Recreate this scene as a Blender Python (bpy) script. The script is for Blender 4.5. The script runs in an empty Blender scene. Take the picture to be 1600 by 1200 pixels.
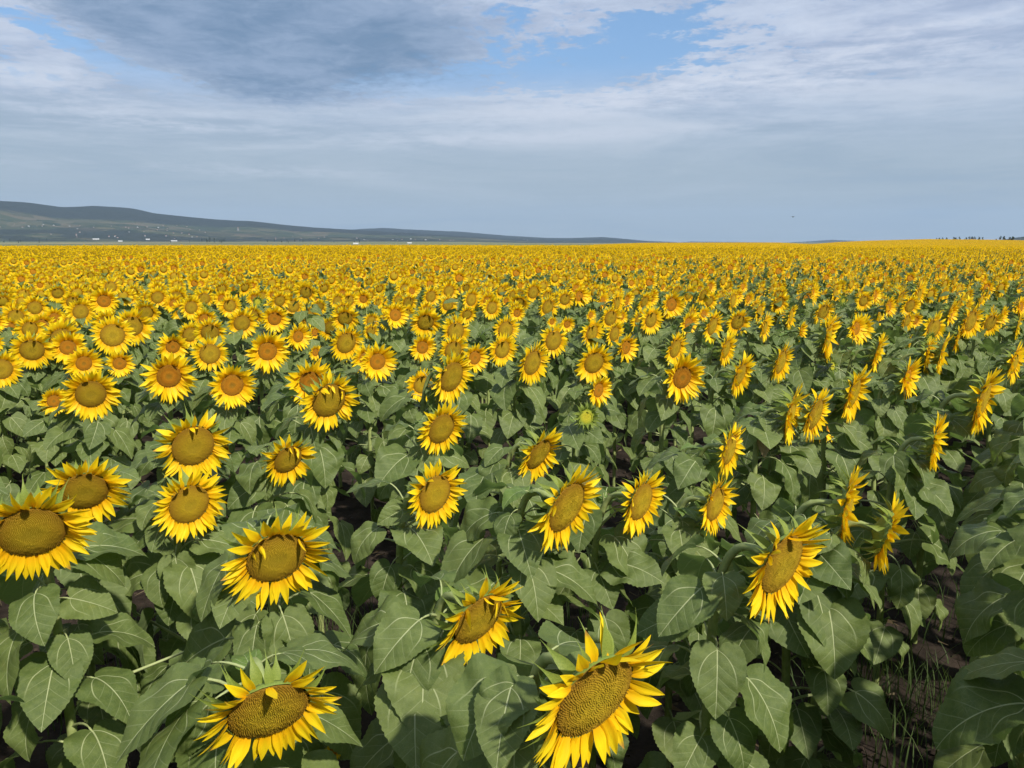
import bpy, math, random
import numpy as np
from mathutils import Matrix, Vector, Euler
from mathutils import noise as mnoise

rad = math.radians
SC = bpy.context.scene
COL = SC.collection

# ------------------------------------------------------------------ camera
CAMZ = 2.05
PITCH = 10.46
FPX = 1202.0
cam_d = bpy.data.cameras.new('camera')
cam = bpy.data.objects.new('camera', cam_d)
COL.objects.link(cam)
cam_d.sensor_fit = 'HORIZONTAL'
cam_d.sensor_width = 36.0
cam_d.lens = FPX / 1600 * 36.0
cam_d.clip_start = 0.05
cam_d.clip_end = 40000
cam.location = (0, 0, CAMZ)
cam.rotation_euler = (rad(90 - PITCH), 0, 0)
SC.camera = cam

# ------------------------------------------------------------------ exposure, sampling
SC.view_settings.view_transform = 'Standard'
SC.view_settings.look = 'None'
SC.view_settings.gamma = 1.0
SC.view_settings.use_curve_mapping = False
SC.view_settings.exposure = 0.45
SC.render.engine = 'CYCLES'
SC.cycles.max_bounces = 7
SC.cycles.diffuse_bounces = 4
SC.cycles.transmission_bounces = 4
SC.cycles.transparent_max_bounces = 4
SC.cycles.volume_bounces = 0
SC.cycles.caustics_reflective = False
SC.cycles.caustics_refractive = False
SC.cycles.sample_clamp_indirect = 6.0

# ------------------------------------------------------------------ sun and sky
SUN_AZ = 38.0      # degrees, measured like the flowers' facing: (sin a, -cos a)
SUN_EL = 45.0
sa, se = rad(SUN_AZ), rad(SUN_EL)
SUN = Vector((math.sin(sa) * math.cos(se), -math.cos(sa) * math.cos(se), math.sin(se)))
sun_d = bpy.data.lights.new('sun', 'SUN')
sun_d.energy = 4.6
sun_d.angle = rad(2.0)
sun_d.color = (1.0, 0.94, 0.84)
sun = bpy.data.objects.new('sun', sun_d)
COL.objects.link(sun)
sun.rotation_euler = SUN.to_track_quat('Z', 'Y').to_euler()
sun.location = (0, 0, 500)

SKY_STRENGTH = 0.1
world = bpy.data.worlds.new('World')
SC.world = world
world.use_nodes = True


class NT:
    """small helper for writing node trees as expressions"""
    def __init__(self, tree):
        self.t = tree
        self.n = tree.nodes
        self.l = tree.links

    def new(self, typ, **kw):
        nd = self.n.new(typ)
        for k, v in kw.items():
            setattr(nd, k, v)
        return nd

    def put(self, sock, v):
        if hasattr(v, 'is_output'):
            self.l.new(v, sock)
        elif v is not None:
            if isinstance(v, (tuple, list)) and len(v) == 3 and getattr(sock, 'type', '') == 'RGBA':
                v = (*v, 1.0)
            sock.default_value = v

    def m(self, op, a, b=None, c=None, clamp=False):
        nd = self.new('ShaderNodeMath', operation=op, use_clamp=clamp)
        self.put(nd.inputs[0], a)
        if b is not None:
            self.put(nd.inputs[1], b)
        if c is not None:
            self.put(nd.inputs[2], c)
        return nd.outputs[0]

    def vm(self, op, a, b=None):
        nd = self.new('ShaderNodeVectorMath', operation=op)
        self.put(nd.inputs[0], a)
        if b is not None:
            self.put(nd.inputs[1], b)
        return nd.outputs[0]

    def ss(self, v, lo, hi, a=0.0, b=1.0):
        nd = self.new('ShaderNodeMapRange', interpolation_type='SMOOTHSTEP')
        self.put(nd.inputs[0], v)
        for i, q in enumerate((lo, hi, a, b)):
            self.put(nd.inputs[1 + i], q)
        return nd.outputs[0]

    def lin(self, v, lo, hi, a=0.0, b=1.0):
        nd = self.new('ShaderNodeMapRange')
        self.put(nd.inputs[0], v)
        for i, q in enumerate((lo, hi, a, b)):
            self.put(nd.inputs[1 + i], q)
        return nd.outputs[0]

    def mix(self, f, a, b, mode='MIX'):
        nd = self.new('ShaderNodeMix', data_type='RGBA', blend_type=mode)
        self.put(nd.inputs[0], f)
        self.put(nd.inputs[6], a)
        self.put(nd.inputs[7], b)
        return nd.outputs[2]

    def noise(self, vec, scale, detail=4.0, rough=0.5, lac=2.0, dist=0.0):
        nd = self.new('ShaderNodeTexNoise')
        if vec is not None:
            self.l.new(vec, nd.inputs['Vector'])
        nd.inputs['Scale'].default_value = scale
        nd.inputs['Detail'].default_value = detail
        nd.inputs['Roughness'].default_value = rough
        nd.inputs['Lacunarity'].default_value = lac
        nd.inputs['Distortion'].default_value = dist
        return nd.outputs[0]

    def comb(self, x, y, z):
        nd = self.new('ShaderNodeCombineXYZ')
        for i, q in enumerate((x, y, z)):
            self.put(nd.inputs[i], q)
        return nd.outputs[0]

    def ramp(self, f, stops):
        nd = self.new('ShaderNodeValToRGB')
        cr = nd.color_ramp
        while len(cr.elements) < len(stops):
            cr.elements.new(0.5)
        for e, (p, c) in zip(cr.elements, stops):
            e.position = p
            e.color = (*c, 1.0)
        self.put(nd.inputs[0], f)
        return nd.outputs[0]


def pix_dir(u, v):
    """direction (not normalised, depth 1) through a pixel of the 1600x1200 photograph"""
    p = rad(PITCH)
    dx, dy = (u - 800) / FPX, (600 - v) / FPX
    return Vector((dx, math.cos(p) + dy * math.sin(p), -math.sin(p) + dy * math.cos(p)))


def build_sky():
    w = NT(world.node_tree)
    w.n.clear()
    out = w.new('ShaderNodeOutputWorld')
    bg = w.new('ShaderNodeBackground')
    bg.inputs['Strength'].default_value = SKY_STRENGTH
    w.l.new(bg.outputs[0], out.inputs[0])
    sky = w.new('ShaderNodeTexSky', sky_type='NISHITA')
    sky.sun_disc = False
    sky.sun_elevation = se
    # Nishita: rotation 0 puts the sun at +Y, positive turns it towards +X
    sky.sun_rotation = math.atan2(SUN.x, SUN.y)
    sky.dust_density = 1.2
    sky.air_density = 1.0
    sky.ozone_density = 1.6
    K = 1.0 / SKY_STRENGTH

    def c(r, g, b):
        return (r * K, g * K, b * K)

    tc = w.new('ShaderNodeTexCoord')
    d = tc.outputs['Generated']
    sep = w.new('ShaderNodeSeparateXYZ')
    w.l.new(d, sep.inputs[0])
    X, Y, Z = sep.outputs
    Zp = w.m('MAXIMUM', Z, 0.0)
    # the cloud layer: a flat deck seen in perspective, slightly curved towards the horizon
    den = w.m('ADD', Zp, 0.06)
    px = w.m('DIVIDE', X, den)
    py = w.m('DIVIDE', Y, den)
    P = w.comb(px, py, 3.7)
    Pst = w.comb(w.m('MULTIPLY', px, 0.42), py, 9.1)

    # azimuth / elevation in degrees for the individual clouds
    hyp = w.m('SQRT', w.m('ADD', w.m('MULTIPLY', X, X), w.m('MULTIPLY', Y, Y)))
    el = w.m('MULTIPLY', w.m('ARCTAN2', Z, hyp), 57.2958)
    az = w.m('MULTIPLY', w.m('ARCTAN2', X, Y), 57.2958)

    def blob(u, v, su, sv, tilt=0.0):
        dr = pix_dir(u, v)
        a0 = math.degrees(math.atan2(dr.x, dr.y))
        e0 = math.degrees(math.atan2(dr.z, math.hypot(dr.x, dr.y)))
        ax, ex = su / 20.0, sv / 20.0
        da = w.m('SUBTRACT', az, a0)
        de = w.m('SUBTRACT', el, e0)
        if tilt:
            ct, st = math.cos(rad(tilt)), math.sin(rad(tilt))
            da, de = (w.m('ADD', w.m('MULTIPLY', da, ct), w.m('MULTIPLY', de, st)),
                      w.m('SUBTRACT', w.m('MULTIPLY', de, ct), w.m('MULTIPLY', da, st)))
        q = w.m('ADD', w.m('POWER', w.m('ABSOLUTE', w.m('DIVIDE', da, ax)), 2.0), w.m('POWER', w.m('ABSOLUTE', w.m('DIVIDE', de, ex)), 2.0))
        return w.m('EXPONENT', w.m('MULTIPLY', q, -1.0))

    nA = w.noise(P, 1.3, 10, 0.60, 2.1, 0.45)
    nB = w.noise(Pst, 3.2, 10, 0.62, 2.1, 0.5)
    nC = w.noise(w.comb(w.m('MULTIPLY', az, 0.05), w.m('MULTIPLY', el, 0.42), 1.3), 1.0, 9, 0.62, 2.0, 0.6)
    nD = w.noise(P, 5.5, 9, 0.62, 2.2, 0.5)
    nE = w.noise(w.comb(px, w.m('MULTIPLY', py, 0.8), 2.2), 13.0, 7, 0.60, 2.2, 0.3)

    def total(lst):
        r = None
        for b, k in lst:
            b = w.m('MULTIPLY', b, k)
            r = b if r is None else w.m('ADD', r, b)
        return r

    # clear gaps, broken up by small puffs
    gap = total(((blob(990, 75, 140, 52, 12), 0.38), (blob(640, 132, 100, 26, 4), 0.46), (blob(880, 112, 180, 26, 5), 0.36), (blob(165, 95, 130, 15, -22), 0.50),
                 (blob(25, 112, 50, 14, -8), 0.34), (blob(1090, 15, 130, 22, 18), 0.26), (blob(790, 50, 90, 42, 0), 0.32), (blob(300, 132, 90, 10, -15), 0.24)))
    detail = w.m('ADD', w.m('ADD', w.m('MULTIPLY', nA, 0.26), w.m('MULTIPLY', nD, 0.32)), w.m('MULTIPLY', nE, 0.42))
    cov = w.m('SUBTRACT', w.m('ADD', w.m('MULTIPLY', w.m('SUBTRACT', detail, 0.5), 2.6), 0.68), gap)
    cover = w.ss(cov, 0.28, 0.52)
    cover = w.m('MAXIMUM', cover, w.ss(el, 12.5, 8.5))        # the lower sky is one veil
    # light and shade inside the clouds
    light = w.m('ADD', w.m('ADD', w.m('MULTIPLY', nC, 0.45), w.m('MULTIPLY', nB, 0.30)), w.m('MULTIPLY', nD, 0.25))
    lf = w.ss(light, 0.36, 0.66)
    veil = w.mix(w.ss(el, 0.0, 13.0), c(0.272, 0.334, 0.362), c(0.322, 0.402, 0.500))
    cc = w.mix(lf, c(0.265, 0.325, 0.455), c(0.455, 0.520, 0.635))
    cc = w.mix(w.ss(el, 14.0, 4.5, 0.0, 0.86), cc, veil)
    # thin bands low in the sky
    band = w.m('MULTIPLY', w.m('MULTIPLY', w.ss(nC, 0.50, 0.70), w.ss(el, 1.5, 6.0)), w.ss(el, 18.0, 11.0))
    cc = w.mix(w.m('MULTIPLY', band, 0.34), cc, c(0.45, 0.49, 0.55))
    dband = w.m('MULTIPLY', w.ss(nC, 0.48, 0.32), w.ss(el, 14.0, 6.0, 0.0, 0.45))
    cc = w.mix(dband, cc, c(0.225, 0.300, 0.380))
    # bright right-hand deck and the bright streaks
    br = total(((blob(1450, 60, 330, 60, 6), 0.60), (blob(1000, 150, 330, 22, 7), 0.62), (blob(1350, 115, 150, 14, 5), 0.5), (blob(60, 60, 120, 80, 0), 0.42), (blob(130, 150, 170, 40, 0), 0.36),
                (blob(330, 196, 120, 9, 0), 0.8), (blob(600, 160, 36, 8, 0), 0.9), (blob(300, 265, 280, 8, 0), 0.42), (blob(830, 215, 330, 10, 2), 0.42), (blob(760, 75, 110, 40, 0), 0.4), (blob(420, 128, 60, 9, 0), .6)))
    brn = w.ss(w.m('ADD', w.m('MULTIPLY', nE, 0.22), w.m('ADD', w.m('MULTIPLY', nD, 0.25), w.m('MULTIPLY', nC, 0.6))), 0.46, 0.66)
    br = w.m('MULTIPLY', br, brn)
    cc = w.mix(w.m('MINIMUM', br, 0.95), cc, c(0.525, 0.560, 0.640))
    # the heavy dark cloud
    dk = total(((blob(420, 25, 240, 70, -3), 1.0), (blob(590, 75, 130, 42, 8), 0.6), (blob(230, 45, 150, 36, -18), 0.55), (blob(440, 145, 90, 18, 0), 0.35)))
    dkn = w.ss(w.m('ADD', dk, w.m('MULTIPLY', w.m('SUBTRACT', detail, 0.5), 2.0)), 0.12, 0.80)
    dcol = w.mix(w.ss(w.m('ADD', w.m('MULTIPLY', nA, 0.6), w.m('MULTIPLY', nD, 0.4)), 0.40, 0.62), c(0.112, 0.190, 0.305), c(0.205, 0.282, 0.410))
    # clear sky: Nishita
    col = w.mix(cover, w.mix(0.45, sky.outputs[0], c(0.155, 0.340, 0.640)), cc)
    col = w.mix(w.m('MULTIPLY', dkn, 0.92), col, dcol)
    # below the horizon the sky is never seen
    w.l.new(col, bg.inputs['Color'])


build_sky()

# ------------------------------------------------------------------ materials


def new_mat(name):
    m = bpy.data.materials.new(name)
    m.use_nodes = True
    t = NT(m.node_tree)
    t.n.clear()
    out = t.new('ShaderNodeOutputMaterial')
    return m, t, out


def principled(t, color, rough=0.6, spec=0.3, bump=None, bump_str=0.3, bump_dist=0.01):
    p = t.new('ShaderNodeBsdfPrincipled')
    t.put(p.inputs['Base Color'], color)
    t.put(p.inputs['Roughness'], rough)
    t.put(p.inputs['Specular IOR Level'], spec)
    if bump is not None:
        b = t.new('ShaderNodeBump')
        b.inputs['Strength'].default_value = bump_str
        b.inputs['Distance'].default_value = bump_dist
        t.put(b.inputs['Height'], bump)
        t.l.new(b.outputs[0], p.inputs['Normal'])
    return p


def with_translucency(t, out, p, tcol, f):
    tr = t.new('ShaderNodeBsdfTranslucent')
    t.put(tr.inputs['Color'], tcol)
    mx = t.new('ShaderNodeMixShader')
    mx.inputs[0].default_value = f
    t.l.new(p.outputs[0], mx.inputs[1])
    t.l.new(tr.outputs[0], mx.inputs[2])
    t.l.new(mx.outputs[0], out.inputs[0])


def piece_random(t):
    """one number per object or per instance, plus the number a joined piece carries"""
    oi = t.new('ShaderNodeObjectInfo')
    at = t.new('ShaderNodeAttribute', attribute_name='piece')
    return t.m('FRACT', t.m('ADD', oi.outputs['Random'], at.outputs['Fac']))


def uvxy(t):
    uv = t.new('ShaderNodeUVMap', uv_map='UVMap')
    s = t.new('ShaderNodeSeparateXYZ')
    t.l.new(uv.outputs[0], s.inputs[0])
    return uv.outputs[0], s.outputs[0], s.outputs[1]


def leaf_material(name, base_a, base_b, vein, trans, simple=False):
    m, t, out = new_mat(name)
    uv, x, y = uvxy(t)
    ay = t.m('ABSOLUTE', y)
    rnd = piece_random(t)
    tcoord = t.new('ShaderNodeTexCoord')
    n1 = t.noise(tcoord.outputs['Object'], 14, 4, 0.6)
    col = t.mix(t.m('ADD', t.m('MULTIPLY', rnd, 0.6), t.ss(n1, 0.3, 0.7, 0.0, 0.4)), base_a, base_b)
    if not simple:
        n2 = t.noise(tcoord.outputs['Object'], 120, 5, 0.65)
        n3 = t.noise(tcoord.outputs['Object'], 900, 2, 0.6)
        # dust and pale freckles on older leaves
        dust = t.m('MULTIPLY', t.ss(n2, 0.48, 0.70), t.ss(rnd, 0.2, 0.9, 0.08, 0.5))
        col = t.mix(dust, col, (0.235, 0.265, 0.135))
        col = t.mix(t.m('MULTIPLY', t.ss(n3, 0.60, 0.72), t.m('MULTIPLY', t.ss(n1, 0.45, 0.6), 0.35)), col, (0.30, 0.31, 0.16))
        # yellowing patches
        patch = t.m('MULTIPLY', t.ss(t.noise(uv, 3.1, 4, 0.6), 0.60, 0.74), t.ss(rnd, 0.55, 0.95, 0.0, 0.55))
        col = t.mix(patch, col, (0.23, 0.25, 0.06))
        # fine network
        vor = t.new('ShaderNodeTexVoronoi', feature='DISTANCE_TO_EDGE')
        vor.inputs['Scale'].default_value = 17.0
        t.l.new(uv, vor.inputs['Vector'])
        net = t.ss(vor.outputs['Distance'], 0.035, 0.0)
        # side veins
        q = t.m('SUBTRACT', x, t.m('SUBTRACT', t.m('MULTIPLY', ay, 0.95), t.m('MULTIPLY', t.m('MULTIPLY', ay, ay), 0.7)))
        fr = t.m('ABSOLUTE', t.m('SUBTRACT', t.m('FRACT', t.m('MULTIPLY', t.m('ADD', q, 0.42), 5.6)), 0.5))
        side = t.m('MULTIPLY', t.ss(fr, 0.05, 0.012), t.ss(ay, 0.46, 0.05))
        side = t.m('MULTIPLY', side, t.ss(x, 0.1, 0.2))
        # the strong pair from the leaf base
        bx = t.m('MAXIMUM', x, 0.0)
        by = t.m('MULTIPLY', t.m('SUBTRACT', 1.0, t.m('EXPONENT', t.m('MULTIPLY', bx, -6.0))), 0.30)
        d = t.m('ABSOLUTE', t.m('SUBTRACT', ay, by))
        pair = t.m('MULTIPLY', t.ss(d, 0.013, 0.004), t.m('MULTIPLY', t.ss(x, 0.62, 0.15), t.ss(x, -0.01, 0.0)))
        w1 = t.lin(x, -0.02, 1.0, 0.017, 0.004)
        mid = t.m('MULTIPLY', t.ss(ay, w1, t.m('MULTIPLY', w1, 0.35)), t.ss(x, -0.02, 0.0))
        veins = t.m('MAXIMUM', t.m('MAXIMUM', mid, t.m('MULTIPLY', pair, 0.85)), t.m('MULTIPLY', side, 0.30))
        col = t.mix(t.m('MULTIPLY', net, 0.10), col, vein)
        col = t.mix(t.m('MULTIPLY', veins, 0.80), col, vein)
        h = t.m('SUBTRACT', t.m('MULTIPLY', t.ss(fr, 0.0, 0.5), 0.5), t.m('ADD', t.m('MULTIPLY', veins, 0.6), t.m('MULTIPLY', net, 0.2)))
        h = t.m('ADD', h, t.m('MULTIPLY', n2, 0.7))
    else:
        h = None
    geo = t.new('ShaderNodeNewGeometry')
    col = t.mix(t.m('MULTIPLY', geo.outputs['Backfacing'], 0.55), col, (0.19, 0.245, 0.115))
    p = principled(t, col, 0.50, 0.36, h, 0.55, 0.0035)
    with_translucency(t, out, p, t.mix(0.5, col, trans), 0.33)
    return m


def petal_material():
    m, t, out = new_mat('petal_yellow')
    uv, x, y = uvxy(t)
    rnd = piece_random(t)
    base = t.mix(t.ss(x, 0.0, 0.55), (0.86, 0.43, 0.004), (0.93, 0.70, 0.012))
    base = t.mix(t.ss(rnd, 0.0, 1.0, 0.0, 0.5), base, (0.90, 0.58, 0.006))
    sv = t.comb(t.m('MULTIPLY', x, 2.5), t.m('MULTIPLY', y, 22.0), t.m('MULTIPLY', rnd, 9.0))
    st = t.noise(sv, 1.0, 3, 0.6)
    base = t.mix(t.m('MULTIPLY', t.ss(st, 0.52, 0.72), 0.5), base, (0.80, 0.40, 0.003))
    # a few petals have withered, brownish tips
    wither = t.m('MULTIPLY', t.ss(t.m('ADD', x, t.m('MULTIPLY', st, 0.25)), 0.86, 1.05), t.ss(rnd, 0.86, 0.90))
    base = t.mix(t.m('MULTIPLY', wither, 0.8), base, (0.42, 0.20, 0.06))
    p = principled(t, base, 0.5, 0.22, st, 0.35, 0.003)
    with_translucency(t, out, p, t.mix(0.35, base, (0.92, 0.50, 0.003)), 0.34)
    return m


def disc_material(name, stops, gapcol, speck, speck_amt):
    m, t, out = new_mat(name)
    uv, r, q = uvxy(t)
    rnd = piece_random(t)
    tc = t.new('ShaderNodeTexCoord')
    n = t.noise(tc.outputs['Object'], 3.0, 4, 0.6)
    n2 = t.noise(uv, 60.0, 3, 0.7)
    rr = t.m('ADD', r, t.m('MULTIPLY', t.m('SUBTRACT', n, 0.5), 0.22))
    col = t.ramp(rr, stops)
    col = t.mix(t.m('MULTIPLY', t.ss(n2, 0.55, 0.7), t.m('MULTIPLY', t.ss(n, 0.45, 0.62), speck_amt)), col, speck)
    # q is 0 on the receptacle between the florets, above 0 towards the floret tips
    col = t.mix(t.ss(q, 0.55, 0.15, 0.0, 0.92), col, gapcol)
    col = t.mix(t.ss(rnd, 0.0, 1.0, 0.0, 0.16), col, gapcol)
    p = principled(t, col, 0.8, 0.15, n2, 0.4, 0.004)
    t.l.new(p.outputs[0], out.inputs[0])
    return m


def plain(name, color, color2, scale, rough=0.7, spec=0.2, bump=0.0, dist=0.01, detail=5, trans=None):
    m, t, out = new_mat(name)
    tc = t.new('ShaderNodeTexCoord')
    n = t.noise(tc.outputs['Object'], scale, detail, 0.62)
    rnd = piece_random(t)
    f = t.m('ADD', t.ss(n, 0.35, 0.65, 0.0, 0.7), t.m('MULTIPLY', rnd, 0.3))
    col = t.mix(f, color, color2)
    p = principled(t, col, rough, spec, n if bump else None, bump, dist)
    if trans:
        with_translucency(t, out, p, trans, 0.2)
    else:
        t.l.new(p.outputs[0], out.inputs[0])
    return m


M = {}
M['leaf'] = leaf_material('leaf_green', (0.080, 0.122, 0.029), (0.164, 0.212, 0.050), (0.52, 0.57, 0.30), (0.18, 0.32, 0.03))
M['top_leaf'] = leaf_material('young_leaf_green', (0.115, 0.190, 0.034), (0.165, 0.245, 0.048), (0.40, 0.48, 0.22), (0.25, 0.42, 0.04))
M['leaf_far'] = leaf_material('far_leaf_green', (0.088, 0.134, 0.032), (0.158, 0.208, 0.050), (0.4, 0.45, 0.2), (0.16, 0.30, 0.03), True)
M['petal'] = petal_material()
M['disc'] = disc_material('disc_olive', [(0.0, (0.44, 0.325, 0.015)), (0.45, (0.42, 0.285, 0.013)), (0.78, (0.35, 0.215, 0.011)), (1.0, (0.23, 0.12, 0.008))],
                          (0.165, 0.095, 0.009), (0.50, 0.20, 0.008), 0.8)
M['disc_young'] = disc_material('disc_orange', [(0.0, (0.26, 0.17, 0.012)), (0.20, (0.30, 0.16, 0.010)), (0.33, (0.42, 0.175, 0.007)), (0.62, (0.37, 0.15, 0.007)),
                                                (0.80, (0.35, 0.17, 0.011)), (1.0, (0.19, 0.075, 0.006))], (0.20, 0.085, 0.007), (0.58, 0.25, 0.015), 0.6)
M['disc_bud'] = disc_material('disc_bud', [(0.0, (0.62, 0.46, 0.02)), (0.6, (0.45, 0.42, 0.03)), (1.0, (0.16, 0.24, 0.03))], (0.12, 0.16, 0.02), (0.7, 0.5, 0.02), 0.3)
M['stem'] = plain('stem_green', (0.195, 0.245, 0.072), (0.29, 0.33, 0.125), 40, 0.6, 0.25, 0.3, 0.003)
M['petiole'] = plain('petiole_green', (0.25, 0.30, 0.125), (0.34, 0.37, 0.17), 60, 0.55, 0.25)
M['bract'] = plain('bract_green', (0.125, 0.178, 0.026), (0.225, 0.272, 0.05), 30, 0.55, 0.25, 0.2, 0.003, 5, (0.30, 0.42, 0.08))
M['back'] = plain('head_back_green', (0.12, 0.175, 0.032), (0.19, 0.245, 0.05), 25, 0.6, 0.25)
M['grass'] = plain('grass_green', (0.035, 0.062, 0.017), (0.075, 0.11, 0.032), 3, 0.6, 0.2, 0, 0.01, 3, (0.12, 0.2, 0.03))
M['dry_leaf'] = plain('dry_leaf_brown', (0.22, 0.17, 0.09), (0.32, 0.26, 0.15), 30, 0.8, 0.15, 0.4, 0.004)
M['litter'] = plain('dry_straw', (0.09, 0.065, 0.036), (0.17, 0.135, 0.08), 3, 0.8, 0.15)
M['clod'] = plain('soil_clod', (0.022, 0.016, 0.012), (0.052, 0.038, 0.029), 30, 0.95, 0.1, 0.6, 0.01)

# ------------------------------------------------------------------ small mesh toolkit


class Pc:
    """a bag of geometry: verts, uv per vertex, 'piece' number per vertex, faces with a material key"""
    def __init__(self):
        self.v, self.uv, self.pc, self.f, self.mk = [], [], [], [], []
        self.n = 0

    def add(self, v, f, mk, uv=None, pc=0.0):
        v = np.asarray(v, float).reshape(-1, 3)
        self.v.append(v)
        self.uv.append(np.zeros((len(v), 2)) if uv is None else np.asarray(uv, float))
        self.pc.append(np.full(len(v), pc, float) if np.isscalar(pc) else np.asarray(pc, float))
        o = self.n
        for q in f:
            self.f.append(tuple(int(i) + o for i in q))
        if isinstance(mk, str):
            self.mk += [mk] * len(f)
        else:
            self.mk += list(mk)
        self.n += len(v)
        return self

    def flat(self):
        if len(self.v) > 1:
            self.v, self.uv, self.pc = [np.concatenate(self.v)], [np.concatenate(self.uv)], [np.concatenate(self.pc)]
        return self

    def merge(self, other, mat=None, pc=None, remap=None):
        other.flat()
        v = other.v[0]
        if mat is not None:
            a = np.array(mat)
            v = v @ a[:3, :3].T + a[:3, 3]
        p = other.pc[0] if pc is None else other.pc[0] + pc
        mk = other.mk if remap is None else [remap.get(k, k) for k in other.mk]
        return self.add(v, other.f, mk, other.uv[0], p)

    def mesh(self, name, smooth=True):
        self.flat()
        me = bpy.data.meshes.new(name)
        keys = []
        for k in self.mk:
            if k not in keys:
                keys.append(k)
        for k in keys:
            me.materials.append(M[k])
        me.from_pydata(self.v[0].tolist(), [], self.f)
        if len(keys) > 1:
            me.polygons.foreach_set('material_index', [keys.index(k) for k in self.mk])
        li = np.empty(len(me.loops), np.int32)
        me.loops.foreach_get('vertex_index', li)
        uvl = me.uv_layers.new(name='UVMap')
        uvl.data.foreach_set('uv', self.uv[0][li].astype(np.float32).ravel())
        if np.any(self.pc[0]):
            at = me.attributes.new('piece', 'FLOAT', 'POINT')
            at.data.foreach_set('value', self.pc[0].astype(np.float32))
        me.polygons.foreach_set('use_smooth', [smooth] * len(me.polygons))
        me.update()
        return me


def grid_faces(nu, nv, wrap=False):
    f = []
    for i in range(nu - 1):
        for j in range(nv if wrap else nv - 1):
            k = (j + 1) % nv
            f.append((i * nv + j, i * nv + k, (i + 1) * nv + k, (i + 1) * nv + j))
    return f


def tube(path, radii, sides=8, mk='stem', cap=True):
    path = np.asarray(path, float)
    n = len(path)
    tg = np.gradient(path, axis=0)
    tg /= np.linalg.norm(tg, axis=1)[:, None] + 1e-9
    ref = np.array((1.0, 0.13, 0.07))
    vs, uv = [], []
    a = np.linspace(0, 2 * math.pi, sides, endpoint=False)
    for i in range(n):
        s = np.cross(ref, tg[i])
        s /= np.linalg.norm(s) + 1e-9
        w = np.cross(tg[i], s)
        ring = path[i] + radii[i] * (np.cos(a)[:, None] * s + np.sin(a)[:, None] * w)
        vs.append(ring)
        uv.append(np.stack([np.full(sides, i / (n - 1)), a / 6.283], 1))
    f = grid_faces(n, sides, True)
    if cap:
        f.append(tuple(range((n - 1) * sides, n * sides)))
    return Pc().add(np.concatenate(vs), f, mk, np.concatenate(uv))


def bez(p0, p1, p2, p3, n):
    t = np.linspace(0, 1, n)[:, None]
    p0, p1, p2, p3 = (np.asarray(p, float) for p in (p0, p1, p2, p3))
    return (1 - t) ** 3 * p0 + 3 * (1 - t) ** 2 * t * p1 + 3 * (1 - t) * t ** 2 * p2 + t ** 3 * p3


# ------------------------------------------------------------------ leaf blades
OUT_T = np.array([0, .07, .16, .27, .38, .50, .62, .74, .85, .94, 1.0])
OUT_X = np.array([0.0, -.095, -.135, -.085, .04, .21, .40, .60, .79, .92, 1.0])
OUT_Y = np.array([0.0, .075, .20, .335, .425, .455, .425, .335, .20, .085, 0.0])


def outline(t):
    # smooth interpolation through the control points
    def cr(ys):
        m = np.gradient(ys, OUT_T)
        i = np.clip(np.searchsorted(OUT_T, t, side='right') - 1, 0, len(OUT_T) - 2)
        h = OUT_T[i + 1] - OUT_T[i]
        s = (t - OUT_T[i]) / h
        return ((2 * s ** 3 - 3 * s ** 2 + 1) * ys[i] + (s ** 3 - 2 * s ** 2 + s) * h * m[i] + (-2 * s ** 3 + 3 * s ** 2) * ys[i + 1] + (s ** 3 - s ** 2) * h * m[i + 1])
    return cr(OUT_X), np.maximum(cr(OUT_Y), 0)


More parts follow.
